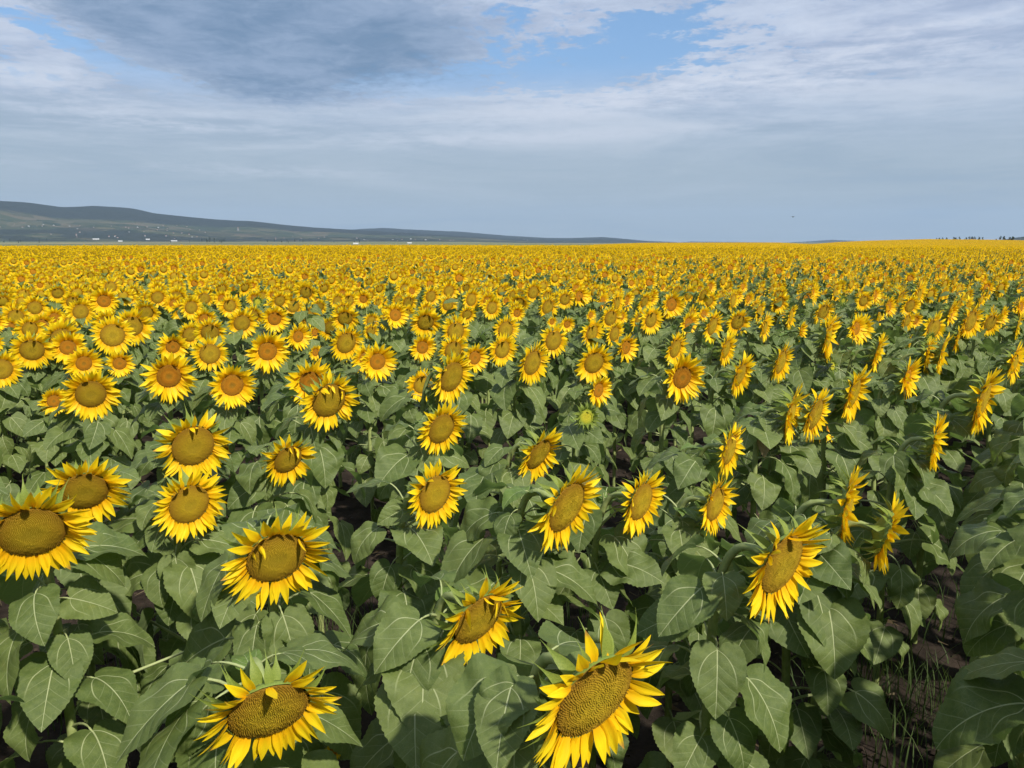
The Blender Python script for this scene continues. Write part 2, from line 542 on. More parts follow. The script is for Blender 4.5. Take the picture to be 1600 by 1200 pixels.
def leaf_proto(rng, nt, ns, teeth, pet=(0.55, 0.30), th0=10, th1=70, width=1.0, mk='leaf'):
    """(blade, petiole) of unit leaf: petiole leaves the origin along +X and up, the blade hangs from its end"""
    th0, th1 = rad(th0), rad(th1)
    t = np.linspace(0, 1, nt)
    bx, by = outline(t)
    by = by * width
    if teeth:
        sgn = np.where(np.arange(nt) % 2 == 0, 1.0, -1.0)
        wv = np.sin(t * math.pi) * teeth
        bx = bx + sgn * wv * 0.6
        by = np.maximum(by + sgn * wv, 0)
        by[0] = by[-1] = 0
    mx = np.maximum(t * 1.0, 0)
    pitch0 = rng.uniform(0, 6.28)
    cup = rng.uniform(-0.10, 0.34)
    rip = rng.uniform(0.06, 0.17)
    twist = rng.uniform(-0.45, 0.45)
    asym = rng.uniform(-0.15, 0.15)
    pe = np.array((pet[0], 0, pet[1]))
    xs = np.linspace(0, 1.05, 60)
    th = th0 + (th1 - th0) * (np.clip(xs, 0, 1) ** 0.8)
    dx = xs[1] - xs[0]
    CX = np.concatenate([[0], np.cumsum(np.cos(th[:-1]) * dx)])
    CZ = np.concatenate([[0], -np.cumsum(np.sin(th[:-1]) * dx)])

    def shape(x, y):
        xc = np.clip(x, 0, 1.05)
        cx = np.interp(xc, xs, CX) + np.minimum(x, 0) * math.cos(th0)
        cz = np.interp(xc, xs, CZ) - np.minimum(x, 0) * math.sin(th0)
        tt = np.interp(xc, xs, th)
        ay = np.abs(y)
        h = cup * ay ** 1.3 + rip * ay * np.sin(13 * x + 4 * ay + pitch0 + np.sign(y) * 1.3) + asym * y * ay - 0.10 * np.exp(-(ay / 0.05) ** 2) * 0.12
        h = h - 0.35 * np.maximum(-x, 0) * ay * 2
        tw = twist * np.clip(x, -.2, 1)
        yy = y * np.cos(tw)
        h = h + y * np.sin(tw)
        return np.stack([pe[0] + cx + h * np.sin(tt), yy, pe[2] + cz + h * np.cos(tt)], -1)
    V, UV, F = [], [], []
    # one strip per side, midrib row shared by value
    for side in (1, -1):
        o = len(V)
        for i in range(nt):
            for j in range(ns + 1):
                s = j / ns
                s2 = s ** 0.85
                x = mx[i] * (1 - s2) + bx[i] * s2
                y = by[i] * s2 * side
                V.append((x, y))
                UV.append((x, y))
        for i in range(nt - 1):
            for j in range(ns):
                a = o + i * (ns + 1) + j
                q = (a, a + ns + 1, a + ns + 2, a + 1)
                F.append(q if side > 0 else q[::-1])
    V = np.array(V)
    P3 = shape(V[:, 0], V[:, 1])
    blade = Pc().add(P3, F, mk, np.array(UV))
    path = bez((0, 0, 0), (pet[0] * 0.35, 0, pet[1] * 0.75), (pet[0] * 0.75, 0, pet[1] * 1.12), shape(np.array([0.015]), np.array([0.0]))[0] - np.array((0, 0, 0.012)), 7)
    petiole = tube(path, np.linspace(0.026, 0.015, 7), 5, 'petiole')
    return blade, petiole


rL = random.Random(5)


class URng:
    def __init__(self, seed):
        self.r = random.Random(seed)

    def uniform(self, a, b):
        return self.r.uniform(a, b)


def leaf_set(nt, ns, teeth, mk, seed):
    res = []
    for k in range(10):
        g = URng(seed + k)
        th0 = g.uniform(2, 32)
        th1 = g.uniform(38, 88)
        res.append(leaf_proto(g, nt, ns, teeth, (g.uniform(.42, .68), g.uniform(.18, .42)), th0, th1, g.uniform(.88, 1.06), mk))
    return res


LEAF_A = leaf_set(49, 4, 0.008, 'leaf', 100)
LEAF_B = leaf_set(17, 2, 0.008, 'leaf', 100)
LEAF_C = leaf_set(9, 1, 0.0, 'leaf', 100)


def top_leaf_set(nt, ns, teeth):
    res = []
    for k in range(4):
        g = URng(300 + k)
        res.append(leaf_proto(g, nt, ns, teeth, (g.uniform(.15, .25), g.uniform(.05, .15)), g.uniform(-35, 0), g.uniform(15, 60), g.uniform(.62, .8), 'top_leaf'))
    return res


TLEAF_A = top_leaf_set(31, 3, 0.008)
TLEAF_B = top_leaf_set(13, 2, 0.0)

# ------------------------------------------------------------------ petals, bracts, discs


def petal_proto(seed, nl, nw, bend, wid, curl=0.0, mk='petal'):
    """unit-long petal along +X, front face +Z"""
    g = random.Random(seed)
    t = np.linspace(0, 1, nl)
    w = wid * (0.50 + 0.50 * np.clip(t / 0.38, 0, 1) ** 0.8) * np.clip((1 - t) / 0.62, 0, 1) ** 0.78
    w[0] = wid * 0.46
    th = np.cumsum(np.concatenate([[0], np.full(nl - 1, bend / (nl - 1))]))
    dx = 1.0 / (nl - 1)
    cx = np.concatenate([[0], np.cumsum(np.cos(th[:-1]) * dx)])
    cz = np.concatenate([[0], -np.cumsum(np.sin(th[:-1]) * dx)])
    side = np.cumsum(np.concatenate([[0], np.full(nl - 1, g.uniform(-.10, .10) / (nl - 1))]))
    V, UV = [], []
    tw = g.uniform(-.7, .7)
    for i in range(nl):
        for j in range(nw):
            s = -1 + 2 * j / (nw - 1)
            y = s * w[i]
            gro = (0.10 * s * s + (0.05 if j % 2 else -0.04)) * w[i] / max(wid, 1e-3) * 0.9 * wid * 3.2
            gro += curl * abs(s) * w[i] * t[i]
            a = tw * t[i]
            yy, zz = y * math.cos(a) - gro * math.sin(a), y * math.sin(a) + gro * math.cos(a)
            V.append((cx[i] + zz * math.sin(th[i]), yy + side[i] * t[i], cz[i] + zz * math.cos(th[i])))
            UV.append((t[i], s * 0.5))
    f = [(q[0], q[3], q[2], q[1]) for q in grid_faces(nl, nw)]
    return Pc().add(V, f, mk, UV)


PB = [(0.30, 0.0), (0.10, 0.2), (0.50, 0.1), (0.0, 0.3), (-0.35, 0.1), (0.9, 0.4), (0.5, 0.8)]
PETAL_A = [petal_proto(40 + k, 8, 5, b, 0.165 * (1.0, 1.08, .94, 1.0, .9, .9, .8)[k], c) for k, (b, c) in enumerate(PB)]
PETAL_B = [petal_proto(40 + k, 4, 3, b, 0.168, c) for k, (b, c) in enumerate(PB)]


def bract_proto(seed, nl, nw, bend):
    t = np.linspace(0, 1, nl)
    w = 0.135 * np.where(t < 0.32, 0.9 + 0.1 * np.sin(t / 0.32 * math.pi), np.clip((1 - (t - 0.32) / 0.68), 0, 1) ** 2.6 * 0.86 + 0.04)
    w[-1] = 0.004
    th = np.cumsum(np.concatenate([[0], np.full(nl - 1, bend / (nl - 1))]))
    dx = 1.0 / (nl - 1)
    cx = np.concatenate([[0], np.cumsum(np.cos(th[:-1]) * dx)])
    cz = np.concatenate([[0], -np.cumsum(np.sin(th[:-1]) * dx)])
    V, UV = [], []
    for i in range(nl):
        for j in range(nw):
            s = -1 + 2 * j / (nw - 1)
            zz = 0.35 * s * s * w[i]
            V.append((cx[i] + zz * math.sin(th[i]), s * w[i], cz[i] + zz * math.cos(th[i])))
            UV.append((t[i], s * .5))
    f = [(q[0], q[3], q[2], q[1]) for q in grid_faces(nl, nw)]
    return Pc().add(V, f, 'bract', UV)


BRACT_A = [bract_proto(k, 9, 3, b) for k, b in enumerate((0.9, 0.4, 1.4))]
BRACT_B = [bract_proto(k, 5, 2, b) for k, b in enumerate((0.9, 0.4, 1.4))]


def disc_proto(seed, n_floret, mk, young=False, rings=7, segs=28):
    g = random.Random(seed)

    def hz(r):
        if young:
            return 0.10 * (1 - r * r) - 0.05 * math.exp(-(r / 0.22) ** 2)
        return 0.16 * (1 - r ** 2.6) - 0.03 * math.exp(-(r / 0.25) ** 2)
    V, UV = [(0, 0, hz(0))], [(0, 0.5 if n_floret == 0 else 0.25)]
    for i in range(1, rings + 1):
        r = i / rings
        for k in range(segs):
            a = 6.28318 * k / segs
            V.append((r * math.cos(a), r * math.sin(a), hz(r)))
            UV.append((r, 0.9 if n_floret == 0 else 0.2))
    F = [(0, 1 + k, 1 + (k + 1) % segs) for k in range(segs)]
    for i in range(rings - 1):
        a, b = 1 + i * segs, 1 + (i + 1) * segs
        for k in range(segs):
            k2 = (k + 1) % segs
            F.append((a + k, b + k, b + k2, a + k2))
    if n_floret == 0:
        UV = [(u, 0.9) for u, _ in UV]
    # skirt
    o = len(V)
    for k in range(segs):
        a = 6.28318 * k / segs
        V.append((0.97 * math.cos(a), 0.97 * math.sin(a), -0.12))
        UV.append((1.0, 0.2))
    a = 1 + (rings - 1) * segs
    for k in range(segs):
        k2 = (k + 1) % segs
        F.append((a + k, o + k, o + k2, a + k2))
    p = Pc().add(V, F, mk, UV)
    GA = math.pi * (3 - math.sqrt(5))
    fv, fu, ff = [], [], []
    for i in range(n_floret):
        r = math.sqrt((i + 0.5) / n_floret) * 0.985
        a = i * GA
        s = 1.2 / math.sqrt(n_floret) * (1.0 if r > 0.3 else 0.85)
        h = (0.042 if r > 0.35 else 0.030) * g.choice((.8, 1, 1, 1.3)) * g.uniform(0.8, 1.25)
        if young and 0.55 < r < 0.9:
            h *= 1.7
        x, y, z = r * math.cos(a), r * math.sin(a), hz(r)
        ca, sn = math.cos(a), math.sin(a)
        o = len(fv)
        for (px, py) in ((1, 0), (0, 1), (-1, 0), (0, -1)):
            fv.append((x + s * (px * ca - py * sn), y + s * (px * sn + py * ca), z - 0.006))
            fu.append((r, 0.35))
        fv.append((x + g.uniform(-.3, .3) * s, y + g.uniform(-.3, .3) * s, z + h))
        fu.append((r, g.uniform(0.75, 1.0)))
        for k in range(4):
            ff.append((o + k, o + (k + 1) % 4, o + 4))
    if n_floret:
        p.add(fv, ff, mk, fu)
    return p


DISC_A = {'M': disc_proto(1, 1200, 'disc'), 'Y': disc_proto(2, 800, 'disc_young', True), 'B': disc_proto(3, 160, 'disc_bud')}
DISC_B = {'M': disc_proto(1, 380, 'disc', False, 5, 20), 'Y': disc_proto(2, 300, 'disc_young', True, 5, 20), 'B': disc_proto(3, 60, 'disc_bud', False, 3, 12)}
DISC_C = {'M': disc_proto(1, 0, 'disc', False, 3, 14), 'Y': disc_proto(2, 0, 'disc_young', True, 3, 14), 'B': disc_proto(3, 0, 'disc_bud', False, 2, 8)}


def back_proto(segs, rings=5):
    """the green back of the head: unit radius, opening towards +Z, tip at -Z where the stem joins"""
    prof = [(1.06, 0.0), (1.05, -0.10), (0.86, -0.27), (0.52, -0.40), (0.24, -0.52), (0.14, -0.66)][:rings + 1]
    V, UV = [], []
    for r, z in prof:
        for k in range(segs):
            a = 6.28318 * k / segs
            V.append((r * math.cos(a), r * math.sin(a), z))
            UV.append((r, 0))
    f = [q[::-1] for q in grid_faces(len(prof), segs, True)]
    return Pc().add(V, f, 'back', UV)


BACK_A, BACK_B = back_proto(22), back_proto(10)

# ------------------------------------------------------------------ a flower head in its own frame: X side, Y up in the disc plane, Z outward


def frame_mat(xa, za, pos, sx, sy, sz):
    xa = xa.normalized()
    za = (za - xa * za.dot(xa)).normalized()
    ya = za.cross(xa)
    return Matrix(((xa.x * sx, ya.x * sy, za.x * sz, pos.x), (xa.y * sx, ya.y * sy, za.y * sz, pos.y), (xa.z * sx, ya.z * sy, za.z * sz, pos.z), (0, 0, 0, 1)))


def head_layout(typ, D, nod, seed):
    """lists of (petal variant, matrix) and (bract variant, matrix), the disc radius"""
    g = random.Random(seed)
    nod_r = rad(nod)
    grav = Vector((0, -math.cos(nod_r), math.sin(nod_r)))
    petals, bracts = [], []
    if typ == 'B':
        Rd = 0.36 * D
        for ring, (n, c, L) in enumerate(((14, 20, .42), (13, 48, .40), (10, 72, .32))):
            for k in range(n):
                a = 6.283 * (k + 0.5 * ring) / n + g.uniform(-.1, .1)
                cc = rad(c + g.uniform(-12, 12))
                r = Vector((math.cos(a), math.sin(a), 0))
                zz = Vector((0, 0, 1))
                bracts.append((g.randrange(2), frame_mat(r * math.cos(cc) + zz * math.sin(cc), zz * math.cos(cc) - r * math.sin(cc), r * Rd * (0.98 - .06 * ring) + zz * 0.01 * ring, D * L, D * .5, D * .5)))
        return petals, bracts, Rd
    Rd = (0.275 if typ == 'M' else 0.225) * D * g.uniform(0.95, 1.05)
    L0 = (0.5 * D - Rd) * 1.17
    n = g.randint(45, 52) if typ == 'M' else g.randint(45, 52)
    worn = g.random() if typ == 'M' else 0.0
    gap0 = g.uniform(0, 6.28)
    for k in range(n):
        a = 6.28318 * (k + g.uniform(-.32, .32)) / n
        if typ == 'M' and worn > 0.7 and g.random() < 0.10:
            continue
        r = Vector((math.cos(a), math.sin(a), 0))
        zz = Vector((0, 0, 1))
        up = math.sin(a)
        layer = k % 2
        c = g.gauss(26, 11) + (7 if layer else -4)
        L = L0 * g.uniform(0.88, 1.12)
        var = g.choice((0, 0, 1, 1, 2, 3, 4))
        pull = g.uniform(0.04, 0.20)
        if typ == 'M':
            c = g.gauss(20, 10) + (7 if layer else -5)
            pull = g.uniform(0.06, 0.34)
            if up > 0.25:
                q = g.random()
                lim = (up - 0.15) * (0.24 if worn > 0.75 else 0.0) * min(1.0, 0.25 + nod / 20.0)
                if q < lim:
                    c, L, var, pull = g.uniform(80, 135), L * g.uniform(.5, .8), g.choice((0, 3, 4, 6)), 0.05
                elif q < lim + 0.07:
                    c = g.uniform(35, 70)
                    var = g.choice((0, 2, 5))
                else:
                    c -= 7
            elif up < -0.3:
                c, var = g.gauss(20, 9), g.choice((1, 1, 3, 3, 0, 4))
        cc = rad(c)
        X = r * math.cos(cc) + zz * math.sin(cc)
        Z = zz * math.cos(cc) - r * math.sin(cc)
        X = (X + grav * pull).normalized()
        # yaw in the plane of the petal and a twist about its axis
        Yv = Z.cross(X)
        X = (X + Yv * g.gauss(0, 0.075)).normalized()
        Z = (Z + Yv * g.gauss(0, 0.22)).normalized()
        wd = L * g.uniform(0.86, 1.2)
        pos = r * Rd * 0.985 + zz * (0.004 * layer - 0.006)
        petals.append((var, frame_mat(X, Z, pos, L, wd, L)))
    nb = 24 if typ == 'M' else 26
    for k in range(nb):
        ring = k % 2
        a = 6.28318 * (k + g.uniform(-.3, .3)) / nb
        r = Vector((math.cos(a), math.sin(a), 0))
        zz = Vector((0, 0, 1))
        c = rad((g.uniform(-35, 15) if ring == 0 else g.uniform(-70, -25)))
        L = D * g.uniform(0.19, 0.33)
        X = r * math.cos(c) + zz * math.sin(c)
        Z = zz * math.cos(c) - r * math.sin(c)
        X = (X + grav * 0.05).normalized()
        pos = r * Rd * (1.04 if ring == 0 else 0.92) - zz * Rd * (0.10 if ring == 0 else 0.24)
        bracts.append((g.randrange(3), frame_mat(X, Z, pos, L, L * g.uniform(.9, 1.2), L)))
    return petals, bracts, Rd


def head_matrix(H, az, nod, roll=0.0):
    a, v = rad(az), rad(nod)
    n = Vector((math.sin(a) * math.cos(v), -math.cos(a) * math.cos(v), -math.sin(v)))
    w = (Vector((0, 0, 1)) - n * n.z).normalized()
    s = w.cross(n)
    cr, sr = math.cos(rad(roll)), math.sin(rad(roll))
    s, w = s * cr + w * sr, w * cr - s * sr
    return Matrix(((s.x, w.x, n.x, H.x), (s.y, w.y, n.y, H.y), (s.z, w.z, n.z, H.z), (0, 0, 0, 1))), n


def plant_layout(H, az, nod, D, Rd, seed, n_leaf=13, leaf_scale=1.0, lean=None):
    """local plant geometry for a head centre H (relative to the base at the origin):
    stem path and radii, leaves as (kind, variant, matrix)"""
    g = random.Random(seed)
    hm, n = head_matrix(H, az, nod)
    end = H - n * (Rd * 0.62)
    hk = max(0.05, 0.10 - 0.001 * nod)
    p2 = end - n * (0.16 + 0.10 * g.random()) + Vector((0, 0, 0.02))
    p1 = Vector((g.uniform(-.02, .02), g.uniform(-.02, .02), H.z * 0.72))
    path = bez((0, 0, -0.03), p1, p2, end, 18)
    radii = np.interp(np.linspace(0, 1, 18), [0, .5, .85, .95, 1], [.0145, .0125, .0105, .0095, .0125]) * (0.8 + 0.25 * D / 0.27)
    leaves = []
    phi = g.uniform(0, 6.28)
    sun_phi = math.atan2(SUN.y, SUN.x)
    for k in range(n_leaf):
        f = 0.10 + 0.69 * (k + g.uniform(-.3, .3)) / n_leaf
        i = min(f * 0.97, 0.97) * 17
        i0 = int(i)
        p = Vector(path[i0] * (1 - (i - i0)) + path[min(i0 + 1, 17)] * (i - i0))
        phi += 2.39996 + g.uniform(-.25, .25)
        ph = phi - 0.42 * math.sin(phi - sun_phi)          # blades turn a little to the light
        size = np.interp(f, [.10, .3, .55, .68, .80], [.17, .20, .195, .155, .11]) * g.uniform(.72, 1.22) * leaf_scale
        tilt = g.gauss(0, 15) + np.interp(f, [.15, .45, .78], [14, 4, 2])
        m = Matrix.Translation(p) @ Matrix.Rotation(ph, 4, 'Z') @ Matrix.Rotation(rad(tilt), 4, 'Y') @ Matrix.Rotation(g.gauss(0, .30), 4, 'X') @ Matrix.Scale(size, 4)
        leaves.append(('leaf', g.randrange(10), m))
    # small pale leaves right under the head, on its back side
    back = math.atan2(-n.y, -n.x)
    for k in range(g.choice((0, 1, 1, 2))):
        i = g.uniform(.72, .84) * 17
        i0 = int(i)
        p = Vector(path[i0] * (1 - (i - i0)) + path[i0 + 1] * (i - i0))
        ph = back + g.uniform(-1.5, 1.5)
        m = Matrix.Translation(p) @ Matrix.Rotation(ph, 4, 'Z') @ Matrix.Rotation(g.gauss(0, .2), 4, 'Y') @ Matrix.Scale(g.uniform(.07, .115), 4)
        leaves.append(('top_leaf', g.randrange(4), m))
    return path, radii, leaves, hm


# ------------------------------------------------------------------ turning pieces into objects
MESH_CACHE = {}


def shared(key, pc, name):
    if key not in MESH_CACHE:
        MESH_CACHE[key] = pc.mesh(name)
    return MESH_CACHE[key]


def child(name, me, parent, mat=None):
    o = bpy.data.objects.new(name, me)
    o.parent = parent
    if mat is not None:
        o.matrix_basis = mat
    COL.objects.link(o)
    return o


def tag(o, label, cat, group=None, kind=None):
    o['label'] = label
    o['category'] = cat
    if group:
        o['group'] = group
    if kind:
        o['kind'] = kind
    return o


def merged_rays(typ, D, nod, seed, lod):
    """petals and bracts of a head, each joined into one piece (for heads too small to pick petals apart)"""
    pet, br, Rd = head_layout(typ, D, nod, seed)
    pp, bb = Pc(), Pc()
    g = random.Random(seed + 7)
    for v, m in pet:
        pp.merge((PETAL_B if lod else PETAL_A)[v], m, g.random())
    for v, m in br:
        bb.merge((BRACT_B if lod else BRACT_A)[v % 3], m, g.random())
    return pp, bb, Rd


HEAD_B = {}


def head_b(typ, nodk, var):
    k = (typ, nodk, var)
    if k not in HEAD_B:
        nod = (3, 13, 24)[nodk]
        pp, bb, Rd = merged_rays(typ, 1.0, nod, 5000 + hash((typ == 'M', nodk, var)) % 1000, 1)
        HEAD_B[k] = (pp.mesh('ray_petals') if typ != 'B' else None, bb.mesh('bracts'), Rd, pp, bb)
    return HEAD_B[k]


HEAD_VIEW = []      # (u, v, radius px, depth) of the heads that the photograph shows clear of leaves


def to_pix(p):
    q = rad(PITCH)
    dz = p[2] - CAMZ
    dep = p[1] * math.cos(q) - dz * math.sin(q)
    if dep < .05:
        return None
    return 800 + FPX * p[0] / dep, 600 - FPX * (p[1] * math.sin(q) + dz * math.cos(q)) / dep, dep


def hides_head(world_pts):
    for p in world_pts:
        s = to_pix(p)
        if s is None:
            continue
        for (u, v, r, dep, hc, hn) in HEAD_VIEW:
            if s[2] < dep + 0.25 and (Vector(p) - hc).dot(hn) > -0.03 and abs(s[0] - u) < r and abs(s[1] - v) < r and math.hypot(s[0] - u, s[1] - v) < r:
                return True
    return False


def leaf_probe(kind, v):
    b = (LEAF_B if kind == 'leaf' else TLEAF_B)[v][0].flat()
    return [Vector(q) for q in b.v[0][::3]]


PROBES = {(k, v): leaf_probe(k, v) for k, n_ in (('leaf', 10), ('top_leaf', 4)) for v in range(n_)}


def make_plant(base, H, typ, az, nod, D, seed, label, group, tier, n_leaf=13, leaf_scale=1.0, roll=0.0, side_flowers=(), extra=(), dry=None):
    """one sunflower as a thing with its parts; base = ground point, H = disc centre in the world"""
    root = bpy.data.objects.new('sunflower', None)
    root.empty_display_size = 0.1
    root.location = base
    COL.objects.link(root)
    tag(root, label, 'sunflower', group)
    Hl = Vector(H) - Vector(base)
    if tier == 'A':
        pet, br, Rd = head_layout(typ, D, nod, seed)
    else:
        nodk = 0 if nod < 8 else (1 if nod < 18 else 2)
        pm, bm, Rd1, _, _ = head_b(typ, nodk, seed % 4)
        Rd = Rd1 * D
    path, radii, leaves, hm = plant_layout(Hl, az, nod, D, Rd, seed, n_leaf, leaf_scale)
    if roll:
        hm = head_matrix(Hl, az, nod, roll)[0]
    child('stem', tube(path, radii, 9 if tier == 'A' else 6).mesh('stem'), root)
    if dry:
        i = int(np.argmin(np.abs(path[:, 2] - dry[0])))
        child('withered_leaf', shared('dry', leaf_proto(URng(77), 25, 3, 0.012, (.3, .12), 55, 95, .7, 'dry_leaf')[0], 'withered_leaf'), root,
              Matrix.Translation(Vector(path[i])) @ Matrix.Rotation(rad(dry[1]), 4, 'Z') @ Matrix.Scale(dry[2], 4))
    for (z, ph, size, v) in extra:
        i = int(np.argmin(np.abs(path[:, 2] - z)))
        leaves.append(('leaf', v, Matrix.Translation(Vector(path[i])) @ Matrix.Rotation(rad(ph), 4, 'Z') @ Matrix.Scale(size * (.85 if size < .265 else 1), 4)))
    bw = Matrix.Translation(root.location)
    n_own = len(leaves)
    for li, (kind, v, m) in enumerate(leaves):
        wm = bw @ m
        if base[1] < 7 and hides_head([wm @ q for q in PROBES[(kind, v)]]):
            p = m.translation.copy()
            for da in (50, -50, 100, -100, 145, 180):
                m2 = Matrix.Translation(p) @ Matrix.Rotation(rad(da), 4, 'Z') @ Matrix.Translation(-p) @ m
                if not hides_head([bw @ m2 @ q for q in PROBES[(kind, v)]]):
                    m = m2
                    break
            else:
                continue
        if kind == 'leaf':
            bl, pt = (LEAF_A if tier == 'A' else LEAF_B)[v]
        else:
            bl, pt = (TLEAF_A if tier == 'A' else TLEAF_B)[v]
        if tier == 'A':
            lo = child(kind if kind == 'leaf' else 'leaf', shared((kind, tier, v), bl, kind), root, m)
            child('petiole', shared((kind, tier, v, 'p'), pt, 'petiole'), lo)
        else:
            key = (kind, tier, v)
            if key not in MESH_CACHE:
                MESH_CACHE[key] = Pc().merge(bl).merge(pt).mesh('leaf')
            child('leaf', MESH_CACHE[key], root, m)
    S = Matrix.Scale(Rd, 4)
    hd = child('flower_head', shared(('back', tier), BACK_A if tier == 'A' else BACK_B, 'flower_head'), root, hm @ S)
    inv = S.inverted()
    child('disc', shared(('disc', tier, typ), (DISC_A if tier == 'A' else DISC_B)[typ], 'disc'), hd)
    if tier == 'A':
        for v, m in pet:
            child('petal', shared(('petal', v), PETAL_A[v], 'petal'), hd, inv @ m)
        for v, m in br:
            child('bract', shared(('bract', v), BRACT_A[v], 'bract'), hd, inv @ m)
    else:
        SD = inv @ Matrix.Scale(D, 4)
        if pm:
            q = child('ray_petals', pm, hd, SD)
            q['kind'] = 'stuff'
        q = child('bracts', bm, hd, SD)
        q['kind'] = 'stuff'
    for (du, dv, dw, sD) in side_flowers:
        pm, bm, Rd1, pp, bb = head_b('Y', 0, 1)
        hmat = head_matrix(Vector((du, dv, dw)), az, -20)[0] @ Matrix.Scale(sD, 4)
        key = 'side_flower'
        if key not in MESH_CACHE:
            P = Pc().merge(pp).merge(bb).merge(DISC_C['Y'], Matrix.Scale(Rd1, 4)).merge(BACK_B, Matrix.Scale(Rd1, 4))
            MESH_CACHE[key] = P.mesh('side_flower')
        so = child('side_flower', MESH_CACHE[key], root, hmat)
        n = Vector((hmat[0][2], hmat[1][2], hmat[2][2])).normalized()
        e = Vector((du, dv, dw)) - n * sD * 0.14
        j = int(np.argmin(np.abs(path[:, 2] - (dw - 0.08))))
        pth = bez((0, 0, 0), (e - Vector(path[j])) * 0.5, (e - Vector(path[j])) * 0.9 - n * 0.02, e - Vector(path[j]), 6)
        child('side_stem', tube(pth + path[j], np.linspace(.006, .004, 6), 5, 'petiole').mesh('side_stem'), root)
    return root


# ------------------------------------------------------------------ terrain
FU = np.array([-3000, 700, 860, 935, 1000, 1100, 1200, 1255, 1300, 1345, 1430, 1520, 1600, 1800, 4000], float)
FZ = np.array([-3.4, -3.4, -3.3, -1.2, -0.15, 0.05, 0.15, -1.3, 0.5, 1.55, 2.55, 2.1, 1.35, 0.5, -3], float)


def far_height(u):
    return np.interp(u, FU, FZ)


def sm(x, a, b):
    t = np.clip((x - a) / (b - a), 0, 1)
    return t * t * (3 - 2 * t)


def terrain(x, y):
    x, y = np.asarray(x, float), np.asarray(y, float)
    r = np.hypot(x, y)
    yy = np.maximum(y, 1e-3)
    u = np.where(y > 0, 800 + FPX * np.clip(x / yy, -3, 3) * 0.985, np.where(x > 0, 4000, -3000))
    zf = far_height(u)
    z = -1.6 * sm(r, 140, 260) * (1 - sm(r, 280, 520)) + zf * sm(r, 230, 640)
    z = z + (-3.6 - zf) * sm(r, 760, 1500) + 7.5 * sm(r, 1300, 4200) * (y > 0) * sm(-x, -200, 300)
    z = z + 0.05 * np.sin(x * 0.11 + 1.0) * np.sin(y * 0.07) * sm(r, 12, 60)
    return z


def field_edge(u):
    """how far the sunflowers reach along a bearing"""
    return np.interp(u, [700, 850, 935, 1000], [205, 190, 520, 720])


def build_ground():
    radii = np.concatenate([np.linspace(0, 12, 61), np.geomspace(12.4, 300, 60), np.geomspace(310, 1600, 40), np.geomspace(1750, 12200, 14)])
    na = 288
    V = [(0, 0, 0)]
    a = np.linspace(0, 2 * math.pi, na, endpoint=False)
    ca, sa_ = np.cos(a), np.sin(a)
    for r in radii[1:]:
        x, y = r * ca, r * sa_
        z = terrain(x, y)
        if r < 13:
            z = z + np.array([0.035 * mnoise.noise((px * 2.2, py * 2.2, 0)) + 0.02 * mnoise.noise((px * 9, py * 9, 3)) for px, py in zip(x, y)])
        V += list(zip(x, y, z))
    F = [(0, 1 + k, 1 + (k + 1) % na) for k in range(na)]
    for i in range(len(radii) - 2):
        p, q = 1 + i * na, 1 + (i + 1) * na
        for k in range(na):
            k2 = (k + 1) % na
            F.append((p + k, q + k, q + k2, p + k2))
    m, t, out = new_mat('soil_and_fields')
    tc = t.new('ShaderNodeTexCoord')
    P = tc.outputs['Object']
    sp = t.new('ShaderNodeSeparateXYZ')
    t.l.new(P, sp.inputs[0])
    ln = t.new('ShaderNodeVectorMath', operation='LENGTH')
    t.l.new(P, ln.inputs[0])
    R = ln.outputs['Value']
    n1 = t.noise(P, 5, 8, 0.68)
    n2 = t.noise(P, 60, 6, 0.7)
    soil = t.mix(t.ss(n1, 0.35, 0.68), (0.016, 0.012, 0.009), (0.042, 0.031, 0.024))
    soil = t.mix(t.m('MULTIPLY', t.ss(n2, 0.60, 0.75), 0.4), soil, (0.09, 0.07, 0.05))
    # far farmland: long strips of stubble, pasture and maize
    vor = t.new('ShaderNodeTexVoronoi')
    vor.inputs['Scale'].default_value = 1.0
    strip = t.comb(t.m('MULTIPLY', sp.outputs[0], 1 / 420.0), t.m('MULTIPLY', sp.outputs[1], 1 / 170.0), 0.0)
    t.l.new(strip, vor.inputs['Vector'])
    vs = t.new('ShaderNodeSeparateColor')
    t.l.new(vor.outputs['Color'], vs.inputs[0])
    farm = t.ramp(vs.outputs[0], [(0.0, (0.09, 0.12, 0.045)), (0.3, (0.15, 0.16, 0.06)), (0.5, (0.24, 0.20, 0.10)), (0.7, (0.11, 0.14, 0.05)), (0.85, (0.20, 0.15, 0.09)), (1.0, (0.07, 0.10, 0.04))])
    farm = t.mix(t.m('MULTIPLY', n1, 0.25), farm, (0.08, 0.10, 0.04))
    col = t.mix(t.ss(R, 700, 780), soil, farm)
    p = principled(t, col, 0.95, 0.1, t.m('ADD', n1, t.m('MULTIPLY', n2, 0.4)), 0.7, 0.03)
    t.l.new(p.outputs[0], out.inputs[0])
    M['ground'] = m
    me = Pc().add(V, F, 'ground').mesh('ground')
    o = bpy.data.objects.new('ground', me)
    COL.objects.link(o)
    tag(o, 'dark brown field soil running out to far farmland', 'ground', None, 'structure')


build_ground()

# ------------------------------------------------------------------ hills


